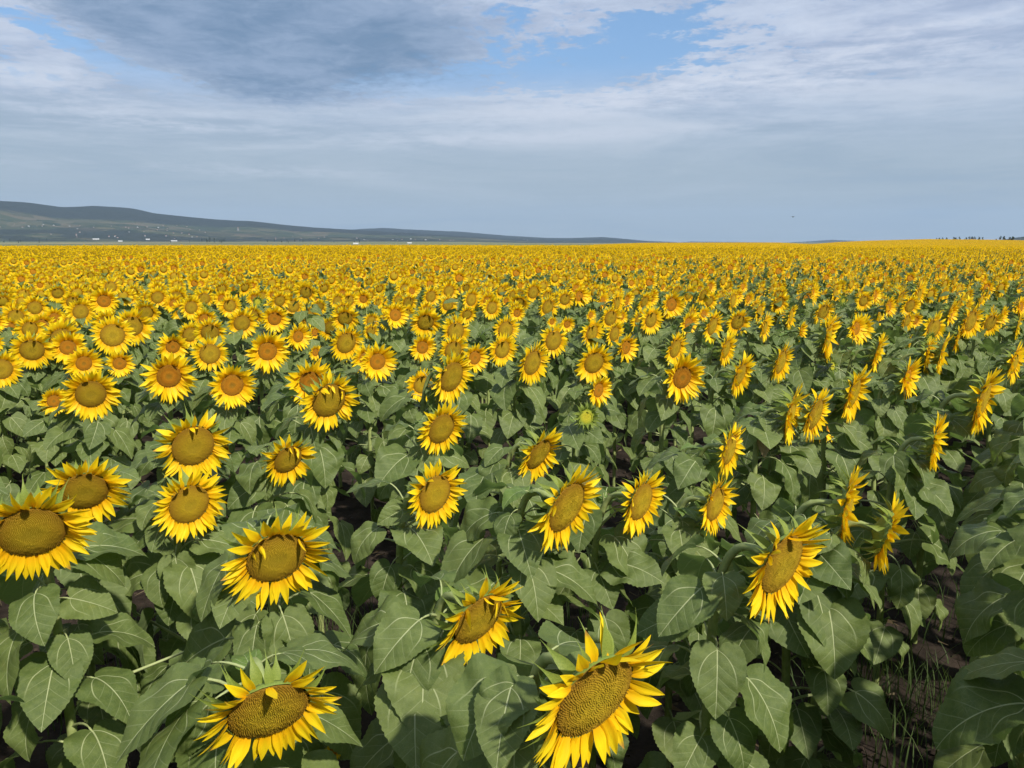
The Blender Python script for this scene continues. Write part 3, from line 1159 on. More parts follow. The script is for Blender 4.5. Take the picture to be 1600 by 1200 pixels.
def hill_material(name, forest_from, tone):
    m, t, out = new_mat(name)
    tc = t.new('ShaderNodeTexCoord')
    P = tc.outputs['Object']
    uv, s, h = uvxy(t)          # s: metres along the ridge / 1000, h: 0 foot .. 1 ridge
    vor = t.new('ShaderNodeTexVoronoi')
    vor.inputs['Scale'].default_value = 1.0
    n0 = t.noise(P, 0.0011, 5, 0.6)
    q = t.comb(t.m('MULTIPLY', s, 6.0), t.m('ADD', t.m('MULTIPLY', h, 20.0), t.m('MULTIPLY', n0, 6.0)), 0.0)
    t.l.new(q, vor.inputs['Vector'])
    vs = t.new('ShaderNodeSeparateColor')
    t.l.new(vor.outputs['Color'], vs.inputs[0])
    g = tone * 0.48
    field = t.ramp(vs.outputs[0], [(0.0, (0.045 * g, 0.07 * g, 0.03 * g)), (0.35, (0.085 * g, 0.11 * g, 0.045 * g)), (0.55, (0.17 * g, 0.16 * g, 0.085 * g)), (0.72, (0.06 * g, 0.09 * g, 0.035 * g)),
                                   (0.88, (0.20 * g, 0.17 * g, 0.10 * g)), (1.0, (0.09 * g, 0.10 * g, 0.045 * g))])
    nf = t.noise(P, 0.004, 6, 0.65)
    nt = t.noise(P, 0.02, 4, 0.6)
    wood = t.mix(nt, (0.010, 0.014, 0.009), (0.022, 0.029, 0.016))
    # woods along the ridge, orchards and gardens scattered lower down
    top = t.ss(t.m('ADD', h, t.m('MULTIPLY', t.m('SUBTRACT', nf, 0.5), 0.35)), forest_from, forest_from + 0.06)
    low = t.m('MULTIPLY', t.ss(nf, 0.44, 0.50), t.ss(h, 0.50, 0.30))
    col = t.mix(t.m('MAXIMUM', top, t.m('MULTIPLY', low, 0.9)), field, wood)
    p = principled(t, col, 0.95, 0.05, nt, 0.9, 8.0)
    t.l.new(p.outputs[0], out.inputs[0])
    M[name] = m


def build_hill(name, pts, R0, R1, seed, forest_from, tone, label, bump=1.0):
    """a ridge whose crest runs through the given skyline points, rising from R0 to R1 metres away"""
    hill_material(name + '_cover', forest_from, tone)
    us = np.array([p[0] for p in pts], float)
    vs = np.array([p[1] for p in pts], float)
    nu, nr = 260, 34
    uu = np.linspace(us[0], us[-1], nu)
    vv = np.interp(uu, us, vs)
    k = np.ones(3) / 3
    vv[1:-1] = np.convolve(vv, k, 'valid')
    V, UV = [], []
    for i, (u, v) in enumerate(zip(uu, vv)):
        d = pix_dir(u, v)
        hx = math.hypot(d.x, d.y)
        bx, by = d.x / hx, d.y / hx
        crest = CAMZ + R1 * d.z / hx
        for j in range(nr):
            f = j / (nr - 5)
            if f <= 1:
                r = R0 + (R1 - R0) * f
                prof = 0.5 * f + 0.5 * f ** 1.8 if bump < 1.5 else f ** 1.3
                zb = float(terrain(bx * R0, by * R0)) - 0.5
                z = zb + (crest - zb) * prof
                nz = mnoise.fractal((bx * r * 0.0012, by * r * 0.0012, seed), 0.9, 2.1, 5)
                z += nz * 0.16 * (crest + 5) * math.sin(math.pi * min(f, 1)) ** 1.0
                z += 1.3 * mnoise.noise((bx * r * .012, by * r * .012, seed)) * sm(f, .55, .9) * bump
            else:
                e = (j - (nr - 5)) / 4
                r = R1 + (R1 - R0) * 0.5 * e
                z = crest * (1 - e) - 8 * e
            V.append((bx * r, by * r, z))
            UV.append((u / 1202 * R1 / 1000, min(f, 1.2)))
    F = [q[::-1] for q in grid_faces(nu, nr)]
    me = Pc().add(V, F, name + '_cover', UV).mesh('hill')
    o = bpy.data.objects.new('hill', me)
    COL.objects.link(o)
    tag(o, label, 'hill', None, 'structure')
    return o


HILL_A = [(-700, 330), (-400, 318), (-200, 310), (-80, 311), (0, 313.5), (50, 317), (98, 324), (150, 321.5), (205, 325), (240, 333), (300, 339.5), (338, 343), (400, 346), (450, 352), (500, 356), (560, 359.5), (640, 364), (720, 369), (800, 374), (880, 380)]
HILL_B = [(380, 382), (450, 372), (520, 361), (560, 358), (598, 356), (650, 359), (720, 362), (790, 368), (850, 371.5), (890, 372), (940, 370.3), (975, 373), (1010, 376.5), (1050, 378), (1090, 381)]
HILL_C = [(1030, 381), (1080, 377.4), (1160, 378.2), (1230, 379), (1268, 376.8), (1300, 374.7), (1335, 376.2), (1380, 378.5), (1420, 381)]
HILL_D = [(1500, 380), (1560, 375), (1600, 369.5), (1700, 364), (1850, 360), (2100, 372)]
build_hill('hill_near', HILL_A, 3700, 5600, 1.0, 0.70, 1.0, 'long wooded hill with villages on its slope at far left')
build_hill('hill_middle', HILL_B, 4600, 7600, 2.0, 0.35, 0.8, 'lower dark wooded hill tapering behind the field centre')
build_hill('hill_low', HILL_C, 7000, 9500, 3.0, 0.6, 0.8, 'small faint hill peeking over the dip in the field', 2)
build_hill('hill_right', HILL_D, 2600, 4200, 4.0, 0.75, 0.9, 'green hill rising behind the trees at the right edge', 2)

# ------------------------------------------------------------------ sunflowers of the photograph
FACE = 33.0
heads_xy = []      # ground positions taken


def unproject(u, v, t):
    d = pix_dir(u, v)
    return Vector((0, 0, CAMZ)) + d * t


NEAR = 'sunflowers in the front of the field'
HEROES = [
    # u, v, span, type, yaw offset, nod, label
    (930, 1090, 262, 'M', 2, 30, 'largest sunflower, cut by the bottom edge right of centre, with a thick ring of petals'),
    (420, 1112, 215, 'M', -6, 47, 'drooping sunflower at the bottom left with wide oval olive disc and spiky green bracts'),
    (748, 968, 165, 'M', 8, 38, 'nodding sunflower standing alone above the largest one at bottom centre'),
    (1222, 882, 182, 'M', 4, 22, 'big sunflower with gold disc turned right, in front of two edge-on heads'),
    (432, 872, 168, 'M', -2, 36, 'large nodding sunflower with spiky green bracts directly above the drooping bottom left one'),
    (50, 832, 172, 'M', -3, 44, 'large downcast sunflower with oval olive disc cut by the left edge'),
    (132, 768, 124, 'M', -4, 43, 'downcast sunflower just behind the large one at the left edge'),
    (302, 697, 114, 'M', 6, 22, 'sunflower with wide olive disc, upper of the close pair left of centre'),
    (296, 788, 114, 'M', 12, 18, 'sunflower with spread petals, lower of the close pair left of centre'),
    (450, 718, 88, 'M', 12, 38, 'smallish nodding sunflower with green bracts, right of the close pair'),
    (690, 670, 88, 'M', 10, 27, 'nodding sunflower with olive disc, just above another one near the centre'),
    (680, 772, 112, 'M', 12, 14, 'sunflower with orange specked disc and a curled leaf beside it near the centre'),
    (842, 710, 96, 'M', 22, 42, 'sunflower bent far down showing green bracts, right of centre'),
    (886, 793, 146, 'M', 20, 30, 'ragged nodding sunflower with many long petals, below the bent one right of centre'),
    (1002, 784, 108, 'M', 14, 14, 'neat sunflower with gold disc, right beside the ragged nodding one'),
    (1140, 703, 90, 'M', 26, 16, 'sunflower turned right, upper of two stacked right of centre'),
    (1118, 788, 98, 'M', 18, 10, 'sunflower with small gold disc, lower of two stacked right of centre'),
    (1324, 792, 132, 'M', 36, 6, 'edge-on sunflower with few upright petals behind the big right-hand one'),
    (1384, 832, 124, 'M', 44, 28, 'sunflower seen from behind with green bracts and hanging petals at right'),
    (1462, 690, 92, 'M', 30, 8, 'thin edge-on sunflower standing clear between the slanting ones and the head seen from behind'),
    (1236, 645, 96, 'M', 34, 14, 'edge-on sunflower with brown withered leaf below it at right'),
    (1274, 648, 88, 'M', 14, 22, 'sunflower with dark gold disc overlapping the edge-on one beside it'),
    (1334, 615, 92, 'M', 22, 22, 'slanting sunflower just above and right of the overlapping pair'),
    (1536, 625, 108, 'M', 14, 16, 'large ragged sunflower near the right edge with its back in shade'),
    (514, 626, 98, 'M', 6, 30, 'big nodding sunflower covering another orange headed one left of centre'),
    (484, 597, 72, 'Y', 0, 16, 'orange centred sunflower half hidden behind the big nodding one left of centre'),
    (142, 616, 84, 'M', -3, 24, 'broad sunflower with wide olive disc near the left edge'),
    (84, 627, 42, 'Y', 18, 2, 'small young sunflower on a bare stem near the left edge'),
    (363, 602, 68, 'Y', -3, 6, 'round open sunflower with ringed orange disc facing straight out'),
    (264, 588, 74, 'Y', -2, 8, 'round open sunflower with brown orange disc, left of a similar one'),
    (916, 651, 34, 'B', -20, -8, 'green sunflower bud with yellow heart on a tall bare stem'),
    (935, 610, 48, 'Y', 8, 4, 'small young sunflower right above the green bud'),
    (1066, 590, 74, 'Y', -6, 10, 'bright sunflower with orange disc and long pointed petals, right of centre'),
    (706, 589, 84, 'M', 22, 24, 'ragged sunflower turned right with a smaller one half hidden at its left'),
    (659, 601, 50, 'M', 0, 10, 'small sunflower half hidden by a leaf near the centre'),
    (1156, 586, 66, 'M', 22, 26, 'slanting sunflower with ragged petals between two taller ones right of centre'),
    (832, 567, 66, 'M', 14, 20, 'slim sunflower turned right, just left of a wide dark disc one'),
    (928, 567, 62, 'M', -8, 26, 'sunflower with wide dark disc above the small young one'),
    (590, 565, 56, 'Y', -2, 6, 'round open sunflower with ringed disc hiding another behind its left side'),
    (418, 549, 62, 'Y', -2, 8, 'open sunflower with brown ringed disc high left of centre'),
    (328, 553, 52, 'M', -2, 10, 'round sunflower with plain brown disc, left of a similar one'),
    (187, 568, 40, 'Y', -2, 4, 'small round sunflower with orange disc on a bare stem at left'),
    (131, 568, 50, 'Y', 4, 8, 'open sunflower with ringed disc right above the broad one at left'),
    (106, 543, 50, 'Y', -2, 6, 'bright sunflower with orange disc above and left of a ringed one'),
    (50, 547, 58, 'M', -4, 30, 'nodding sunflower with dark disc near the left edge'),
    (176, 524, 58, 'M', -4, 8, 'large round sunflower in front of a cluster at upper left'),
    (207, 510, 56, 'M', 4, 22, 'sunflower with dark disc half hidden behind a large round one'),
    (660, 543, 42, 'Y', -4, 4, 'small round sunflower with ringed orange disc near the middle'),
    (541, 536, 56, 'M', 8, 26, 'nodding dark disc sunflower turned right, left of the middle'),
    (1055, 545, 52, 'M', 12, 20, 'sunflower with tilted dark disc right above the bright long petalled one'),
    (1418, 590, 64, 'Y', 14, 8, 'sunflower with small orange disc standing clear at right'),
    (1294, 526, 74, 'M', 34, 8, 'tall edge-on sunflower standing above a green bud at right'),
    (1300, 572, 20, 'B', 0, -10, 'small closed green sunflower bud at right below the tall edge-on head'),
    (1252, 518, 32, 'Y', 28, 2, 'small slim sunflower left of the tall edge-on head'),
    (1585, 566, 66, 'M', 16, 12, 'sunflower touching the right edge of the view'),
    (2, 577, 56, 'M', 10, 12, 'sunflower half cut by the left edge'),
]
# further heads, told apart only by what they show
MID = [
    (708, 548, 50, 'M', -2, 22), (742, 559, 44, 'Y', 4, 4), (785, 546, 50, 'M', 4, 14), (1134, 546, 50, 'M', 22, 18), (1220, 566, 62, 'M', 20, 20),
    (1371, 550, 60, 'M', 30, 20), (1448, 556, 58, 'M', 32, 10), (1471, 552, 62, 'M', 30, 14), (865, 532, 52, 'M', 2, 12), (978, 543, 44, 'Y', 8, 8), (925, 520, 46, 'M', 8, 14),
    (960, 522, 40, 'M', 10, 14), (712, 518, 48, 'M', -2, 14), (790, 516, 46, 'M', 2, 14), (466, 526, 40, 'Y', 20, 6), (493, 551, 24, 'Y', 16, 0), (492, 520, 22, 'Y', 20, 0),
    (378, 505, 46, 'M', 2, 22), (270, 542, 44, 'Y', -2, 18), (297, 523, 40, 'M', 8, 22), (320, 500, 36, 'Y', -2, 6), (66, 508, 38, 'Y', -2, 6), (85, 496, 30, 'Y', -2, 4), (111, 503, 32, 'M', -2, 8),
    (25, 495, 38, 'M', -2, 18), (1113, 510, 50, 'M', 14, 22), (1195, 510, 46, 'M', 30, 12), (1485, 490, 42, 'Y', 12, 8), (1049, 476, 42, 'Y', -6, 8), (286, 486, 36, 'M', -2, 20),
    (571, 560, 44, 'Y', 4, 8), (430, 481, 34, 'M', 2, 12), (535, 487, 36, 'M', 6, 24), (481, 494, 34, 'M', 6, 30), (606, 498, 34, 'M', 16, 16), (580, 502, 28, 'M', 4, 14), (700, 476, 32, 'M', 0, 24),
    (665, 488, 34, 'M', 2, 18), (748, 475, 28, 'Y', 0, 4), (833, 457, 34, 'M', 0, 20), (856, 480, 38, 'M', 4, 24), (905, 463, 32, 'Y', 6, 6), (964, 473, 38, 'M', 30, 8), (979, 470, 30, 'Y', 24, 4),
    (1035, 490, 36, 'M', 26, 12), (1080, 497, 42, 'M', 28, 10), (1270, 460, 38, 'M', 22, 14), (1305, 460, 32, 'M', 20, 8), (1405, 470, 46, 'M', 18, 26), (1375, 490, 40, 'M', 24, 14), (1436, 459, 42, 'M', 16, 12),
    (1510, 483, 38, 'M', 22, 18), (1546, 497, 40, 'M', 28, 16), (1590, 510, 40, 'M', 26, 14), (1506, 505, 34, 'M', 34, 6), (1235, 495, 40, 'M', 30, 14), (1420, 540, 34, 'M', 36, 8), (1330, 487, 22, 'Y', 24, 2),
    (143, 477, 36, 'M', -2, 10), (225, 482, 30, 'M', 0, 14), (165, 493, 30, 'Y', 2, 6), (240, 490, 26, 'M', 2, 18), (359, 478, 34, 'M', -2, 10), (410, 465, 28, 'M', 0, 12), (200, 465, 28, 'M', 0, 14),
    (472, 452, 28, 'Y', 0, 6), (545, 470, 30, 'M', 2, 14), (632, 452, 28, 'M', 4, 12), (595, 470, 24, 'M', 6, 10), (1145, 470, 34, 'M', 24, 12), (1180, 480, 34, 'M', 26, 10), (1205, 455, 30, 'M', 24, 14),
]

random.seed(3)


def place_head(u, v, span, typ):
    nominal = {'M': 0.285, 'Y': 0.255, 'B': 0.15}[typ]
    d = pix_dir(u, v)
    t2 = 0.78 / max(-d.z, 0.02)
    t1 = nominal * FPX / span
    t = t2 ** 0.62 * t1 ** 0.38
    zz = CAMZ + d.z * t
    lo, hi = (0.98, 1.58)
    if zz < lo or zz > hi:
        t = (min(max(zz, lo), hi) - CAMZ) / d.z
    H = unproject(u, v, t)
    D = span * t / FPX * (1.0 if span > 80 else 1.08)
    return H, D


def base_for(H, az, nod, D, g):
    a = rad(az)
    off = 0.13 + 0.06 * (nod / 30.0) + g.uniform(-.03, .06)
    return Vector((H.x - math.sin(a) * off + g.uniform(-.04, .04), H.y + math.cos(a) * off + g.uniform(-.04, .04), 0))


MIDGROUP = {}


def mid_label(typ, az, bearing, dist, D):
    rel = abs(az - (-bearing))
    side = 'at far left' if bearing < -22 else ('at left' if bearing < -8 else ('at centre' if bearing < 8 else ('at right' if bearing < 22 else 'at far right')))
    where = 'middle rows' if dist < 7.5 else ('back rows' if dist < 9.5 else 'farther rows')
    size = 'small ' if D < .215 else ('large ' if D > .30 else '')
    look = 'edge-on' if rel > 62 else ('turned aside' if rel > 36 else 'facing the viewer')
    disc = {'M': 'broad brown disc', 'Y': 'small orange disc', 'B': 'green bud'}[typ]
    lab = f'{size}sunflower with {disc}, {look}, in the {where} {side}'
    return lab, f'sunflowers in the {where} {side}'


n_ind = 0


def Hl_z(H, b):
    return H.z - b.z


side_at = {4: [(0.16, -0.10, 0.66, .05)], 5: [(0.30, 0.25, .72, .05)], 8: [(-.30, .12, .72, .06)], 16: [(.05, .02, .6, .05)], 29: [(.27, .1, .80, .06)], 23: [(.1, .1, .8, .06)], 20: [(-.1, .05, 1.05, .06)]}
for (u, v, span, typ, yo, nod, *_r) in HEROES + MID:
    if span >= 38:
        H, D = place_head(u, v, span, typ)
        HEAD_VIEW.append((u, v, span * (0.50 if span > 78 else (.42 if span > 60 else .34)), to_pix(H)[2], H, head_matrix(H, FACE + (yo * .78 if yo > 15 else yo), nod * .52 if nod > 0 else nod)[1]))
for i, (u, v, span, typ, yo, nod, lab) in enumerate(HEROES):
    g = random.Random(1000 + i)
    H, D = place_head(u, v, span, typ)
    az = FACE + (yo * .78 if yo > 15 else yo)
    nod = nod * 0.52 if nod > 0 else nod
    b = base_for(H, az, nod, D, g)
    b.z = float(terrain(b.x, b.y))
    tier = 'A' if span >= 72 else 'B'
    if typ == 'B':
        tier = 'A' if span > 30 else 'B'
    make_plant(b, H, typ, az, nod, D, 1000 + i, lab, NEAR, tier, n_leaf=g.randint(28, 33), leaf_scale=.95, roll=g.uniform(-8, 8), side_flowers=side_at.get(i, ()), dry=(Hl_z(H, b) - .12, -75, .12) if i == 20 else None)
    heads_xy.append((b.x, b.y))
    n_ind += 1

# plants whose heads stand outside the frame and whose leaves reach into it
LEAFY = [
    (1.42, 1.72, 1.30, 'leafy sunflower plant at the right edge whose big leaf spreads over bare soil'),
    (0.95, 1.00, 1.20, 'leafy sunflower plant in the bottom right corner with its head out of view'),
    (1.95, 2.65, 1.33, 'leafy sunflower plant at the right edge above the bottom corner'),
    (0.62, 0.72, 1.16, 'leafy sunflower plant under the bottom edge right of the largest head'),
    (0.08, 0.66, 1.16, 'leafy sunflower plant under the bottom edge at the centre'),
    (-0.72, 0.95, 1.12, 'leafy sunflower plant in the bottom left with its head out of view'),
    (-1.22, 1.22, 1.25, 'leafy sunflower plant at the lower left edge with long drooping leaves'),
    (-1.72, 1.98, 1.25, 'leafy sunflower plant at the left edge under the downcast heads'),
    (2.22, 3.15, 1.30, 'leafy sunflower plant at the right edge between the two nearest bare patches'),
    (1.60, 2.15, 1.28, 'leafy sunflower plant at the right edge just above the big spreading leaf'),
    (2.50, 3.60, 1.32, 'leafy sunflower plant at the right edge behind the bare soil'),
]
for i, (x, y, h, lab) in enumerate(LEAFY):
    g = random.Random(1500 + i)
    az = FACE + g.uniform(-8, 12)
    b = Vector((x, y, 0))
    a = rad(az)
    H = Vector((x + math.sin(a) * 0.13, y - math.cos(a) * 0.13, h))
    make_plant(b, H, 'M', az, 32, 0.27, 1500 + i, lab, NEAR, 'A', n_leaf=30, leaf_scale=.92, extra={0: [(.80, 165, .27, 2), (.62, 200, .25, 5), (.95, 140, .22, 1)], 1: [(.7, 120, .24, 3), (.55, 170, .24, 6)], 2: [(.85, 170, .26, 4), (.7, 215, .25, 7), (.95, 195, .22, 0)], 8: [(.8, 170, .24, 3), (.6, 200, .25, 8), (.4, 185, .22, 2)], 9: [(.9, 175, .24, 6), (.7, 205, .25, 1), (.45, 180, .24, 5), (.35, 230, .22, 0)], 10: [(.8, 180, .25, 3), (.95, 205, .22, 8), (.6, 190, .24, 4)]}.get(i, ()))
    heads_xy.append((x, y))
    n_ind += 1

for i, (u, v, span, typ, yo, nod) in enumerate(MID):
    g = random.Random(2000 + i)
    H, D = place_head(u, v, span, typ)
    az = FACE + (yo * .78 if yo > 15 else yo)
    nod = nod * 0.52 if nod > 0 else nod
    b = base_for(H, az, nod, D, g)
    lab, grp = mid_label(typ, az, math.degrees(math.atan2(H.x, H.y)), H.y, D)
    make_plant(b, H, typ, az, nod, D, 2000 + i, lab, grp, 'B', n_leaf=20, roll=g.uniform(-8, 8))
    heads_xy.append((b.x, b.y))
    n_ind += 1

# ------------------------------------------------------------------ the rest of the field, in drilled rows
ROW = rad(40)
rdir = np.array((math.sin(ROW), math.cos(ROW)))
rnor = np.array((rdir[1], -rdir[0]))
rngf = np.random.default_rng(11)


def in_frame(x, y, z, mu=0, mv=0):
    p = rad(PITCH)
    dz = z - CAMZ
    depth = y * math.cos(p) - dz * math.sin(p)
    if depth < 0.1:
        return False
    u = 800 + FPX * x / depth
    v = 600 - FPX * (y * math.sin(p) + dz * math.cos(p)) / depth
    return -mu < u < 1600 + mu and -mv < v < 1200 + mv


rows = np.arange(-150, 150) * 0.72
alongs = np.arange(-330, 330) * 0.36
A, Bv = np.meshgrid(rows, alongs, indexing='ij')
px = A * rnor[0] + Bv * rdir[0] + rngf.normal(0, .07, A.shape)
py = A * rnor[1] + Bv * rdir[1] + rngf.normal(0, .09, A.shape)
ok = (np.hypot(px, py) < 100) & (rngf.random(A.shape) > 0.05)
pts = np.stack([px[ok], py[ok]], 1)
rr = np.hypot(pts[:, 0], pts[:, 1])
order = np.argsort(rr)
pts, rr = pts[order], rr[order]
H_ARR = np.array(heads_xy)
TARGET_IND = 300
stuff_pts = []
for (x, y), r in zip(pts, rr):
    inside = in_frame(x, y, 1.27, 60, 40)
    if r < 100:
        bear = math.degrees(math.atan2(x, y))
        if abs(bear) > 46 and r > 14:
            continue
        if abs(bear) > 90 and r > 4:
            continue
    if r < 14:
        dmin = np.min(np.hypot(H_ARR[:, 0] - x, H_ARR[:, 1] - y))
        if r < 0.62:
            continue
        if inside and r < 3.9:
            continue
        if r < 3.2 and y > 0 and abs(bear) < 47:
            continue
        if inside and r < 6.2 and (dmin < 0.40 or rngf.random() < 0.75):
            continue
        if dmin < (0.42 if r < 9 else 0.33):
            continue
    if inside and n_ind < TARGET_IND and r < 14:
        s = int(x * 7919 + y * 104729) % 100000
        g = random.Random(s)
        typ = 'M' if g.random() < 0.60 else ('Y' if g.random() < .9 else 'B')
        nod = g.uniform(5, 22) if typ == 'M' else g.uniform(-3, 8)
        az = FACE + g.gauss(-1, 11)
        D = (g.gauss(0.28, .03) if typ == 'M' else g.gauss(0.235, .035)) * (1.0 if g.random() > .1 else .65)
        if typ == 'B':
            D = g.uniform(.10, .14)
        a = rad(az)
        h = g.gauss(1.26, .085)
        if r < 6.2:
            h = g.uniform(.95, 1.1)
        b = Vector((x, y, float(terrain(x, y))))
        H = Vector((x + math.sin(a) * .13, y - math.cos(a) * .13, h))
        lab, grp = mid_label(typ, az, math.degrees(math.atan2(H.x, H.y)), H.y, D)
        make_plant(b, H, typ, az, nod, D, s, lab, grp, 'B', n_leaf=18)
        n_ind += 1
    else:
        stuff_pts.append((x, y, r))
print('individual sunflowers', n_ind, 'beyond', len(stuff_pts))

# --- plants of the mass: joined variants, instanced
VARS = bpy.data.collections.new('sunflower_variants')      # never linked to the scene: only the field object instances them
names = []


def add_variant(pc):
    me = pc.mesh('sunflower_variant')
    o = bpy.data.objects.new('sunflower_variant.%03d' % len(names), me)
    names.append(o.name)
    VARS.objects.link(o)


def thin_petiole(m):
    p0 = m @ Vector((0, 0, 0))
    p1 = m @ Vector((.3, 0, .3))
    p2 = m @ Vector((.55, 0, .3))
    return tube([p0, p1, p2], [.004, .003, .003], 3, 'petiole', False)


def mid_variant(k):
    g = random.Random(7000 + k)
    typ = 'M' if k % 5 < 3 else 'Y'
    nod = g.uniform(5, 22) if typ == 'M' else g.uniform(-3, 8)
    nodk = 0 if nod < 8 else (1 if nod < 18 else 2)
    D = g.uniform(.26, .31) if typ == 'M' else g.uniform(.20, .27)
    az = FACE + g.gauss(-1, 9)
    a = rad(az)
    _, _, Rd1, pp, bb = head_b(typ, nodk, k % 4)
    H = Vector((math.sin(a) * .13, -math.cos(a) * .13, g.gauss(1.26, .09)))
    path, radii, leaves, hm = plant_layout(H, az, nod, D, Rd1 * D, 7000 + k, 16)
    P = tube(path[::3], radii[::3], 4, 'stem', False)
    for kind, v, m in leaves:
        P.merge((LEAF_C if kind == 'leaf' else TLEAF_B)[v][0], m, g.random())
        P.merge(thin_petiole(m))
    P.merge(pp, hm @ Matrix.Scale(D, 4)).merge(bb, hm @ Matrix.Scale(D, 4))
    P.merge(DISC_C[typ], hm @ Matrix.Scale(Rd1 * D, 4), g.random()).merge(BACK_B, hm @ Matrix.Scale(Rd1 * D, 4))
    return P


def low_plant(P, base, g, full):
    """a distant plant: every petal one face, a domed disc, a few leaves"""
    typ = 'M' if g.random() < .6 else 'Y'
    nod = g.uniform(4, 20) if typ == 'M' else g.uniform(-4, 8)
    D = (g.gauss(.272, .025) if typ == 'M' else g.gauss(.238, .03))
    az = FACE + g.gauss(0, 11)
    a = rad(az)
    H = Vector(base) + Vector((math.sin(a) * .12, -math.cos(a) * .12, g.gauss(1.26, .085)))
    hm, n = head_matrix(H, az, nod)
    Rd = (0.275 if typ == 'M' else .225) * D
    nP = 15 if full else 9
    V, F, UV = [], [], []
    for k in range(nP):
        an = 6.283 * (k + g.uniform(-.2, .2)) / nP
        c = rad(g.gauss(20, 9))
        if typ == 'M' and math.sin(an) > .5 and g.random() < .4:
            c = rad(70)
        L = (D / 2 - Rd) * 1.08 * g.uniform(.88, 1.12)
        w = (6.283 * Rd / nP) * (1.15 if full else 1.4)
        ca, sn = math.cos(an), math.sin(an)
        o = len(V)
        for (dx, dy, uu) in ((0, -w * .5, 0), (L * .45, -w * .72, .45), (L, 0, 1), (L * .45, w * .72, .45), (0, w * .5, 0)):
            rr_ = Rd + dx * math.cos(c)
            V.append((rr_ * ca - dy * sn, rr_ * sn + dy * ca, dx * math.sin(c) * (1 - .4 * uu)))
            UV.append((uu, 0))
        F.append((o, o + 1, o + 2, o + 3, o + 4))
    P.merge(Pc().add(V, F, 'petal', UV, g.random()), hm)
    ns = 8 if full else 6
    V = [(0, 0, .014)] + [(Rd * math.cos(6.283 * k / ns), Rd * math.sin(6.283 * k / ns), .004) for k in range(ns)]
    P.merge(Pc().add(V, [(0, 1 + k, 1 + (k + 1) % ns) for k in range(ns)], 'disc' if typ == 'M' else 'disc_young', [(0, .9)] + [(1, .9)] * ns, g.random()), hm)
    V = [(0, 0, -.05)] + [(Rd * 1.15 * math.cos(6.283 * k / ns), Rd * 1.15 * math.sin(6.283 * k / ns), -.008) for k in range(ns)]
    P.merge(Pc().add(V, [(0, 1 + (k + 1) % ns, 1 + k) for k in range(ns)], 'back'), hm)
    bs = Vector(base)
    if full:
        P.merge(tube([bs, bs + Vector((0, 0, H.z * .8)), H - n * .06], [.013, .011, .009], 3, 'stem', False))
    nl = 9 if full else 5
    ph = g.uniform(0, 6.28)
    for k in range(nl):
        ph += 2.4
        hz = H.z * (.22 + .50 * k / nl) if full else H.z * (.45 + .27 * k / nl)
        L = g.uniform(.15, .23) * (1.25 if not full else 1)
        d = Vector((math.cos(ph), math.sin(ph), 0))
        s = Vector((-d.y, d.x, 0))
        p = Vector((bs.x, bs.y, hz)) + d * .09 + Vector((0, 0, .05))
        w = L * .46
        q = [p, p + d * L * .35 - s * w + Vector((0, 0, -.25 * L)), p + d * L * .85 + Vector((0, 0, -.65 * L)), p + d * L * .35 + s * w + Vector((0, 0, -.22 * L))]
        P.add([tuple(z) for z in q], [(0, 1, 2, 3)], 'leaf_far', [(0, 0), (.35, -.4), (1, 0), (.35, .4)], g.random())


N_MID, N_LOW, N_PATCH = 14, 12, 6
for k in range(N_MID):
    add_variant(mid_variant(k))
for k in range(N_LOW):
    P = Pc()
    low_plant(P, (0, 0, 0), random.Random(8000 + k), True)
    add_variant(P)
TILE = 6.0
for k in range(N_PATCH):
    P = Pc()
    g = random.Random(9000 + k)
    for a in np.arange(-TILE / 2, TILE / 2, .6):
        for b in np.arange(-TILE / 2, TILE / 2, .37):
            low_plant(P, (a + g.uniform(-.15, .25), b + g.uniform(-.1, .2), 0), g, False)
    add_variant(P)

P_, R_, S_, I_ = [], [], [], []
gf = random.Random(77)
for x, y, r in stuff_pts:
    if r < 34:
        idx, s = gf.randrange(N_MID), gf.uniform(.93, 1.07)
    elif r < 92:
        idx, s = N_MID + gf.randrange(N_LOW), gf.uniform(.92, 1.08)
    else:
        continue
    P_.append((x, y, float(terrain(x, y))))
    R_.append(gf.gauss(0, .10))
    S_.append(s)
    I_.append(idx)
n = int(740 / TILE)
for i in range(-n, n + 1):
    for j in range(0, n + 1):
        x, y = i * TILE + gf.uniform(-.2, .2), j * TILE + gf.uniform(-.2, .2)
        r = math.hypot(x, y)
        if r < 90.5 or y < 1 or abs(x / y) > 1.0:
            continue
        u = 800 + FPX * x / y * .985
        if r > field_edge(u):
            continue
        P_.append((x, y, float(terrain(x, y))))
        R_.append(0.0 if gf.random() < .5 else gf.uniform(-.06, .06))
        S_.append(1.0)
        I_.append(N_MID + N_LOW + gf.randrange(N_PATCH))
print('field points', len(P_))
fme = bpy.data.meshes.new('sunflower_field')
fme.from_pydata(P_, [], [])
for nm, typ, arr in (('turn', 'FLOAT', R_), ('size', 'FLOAT', S_), ('variant', 'INT', I_)):
    at = fme.attributes.new(nm, typ, 'POINT')
    at.data.foreach_set('value', arr)
field = bpy.data.objects.new('sunflower_field', fme)
COL.objects.link(field)
tag(field, 'dense mass of yellow sunflowers stretching back to the horizon', 'sunflower field', None, 'stuff')
ng = bpy.data.node_groups.new('plant_field', 'GeometryNodeTree')
ng.interface.new_socket('Geometry', in_out='INPUT', socket_type='NodeSocketGeometry')
ng.interface.new_socket('Geometry', in_out='OUTPUT', socket_type='NodeSocketGeometry')
gi, go = ng.nodes.new('NodeGroupInput'), ng.nodes.new('NodeGroupOutput')
ci = ng.nodes.new('GeometryNodeCollectionInfo')
ci.inputs[0].default_value = VARS
ci.inputs[1].default_value = True
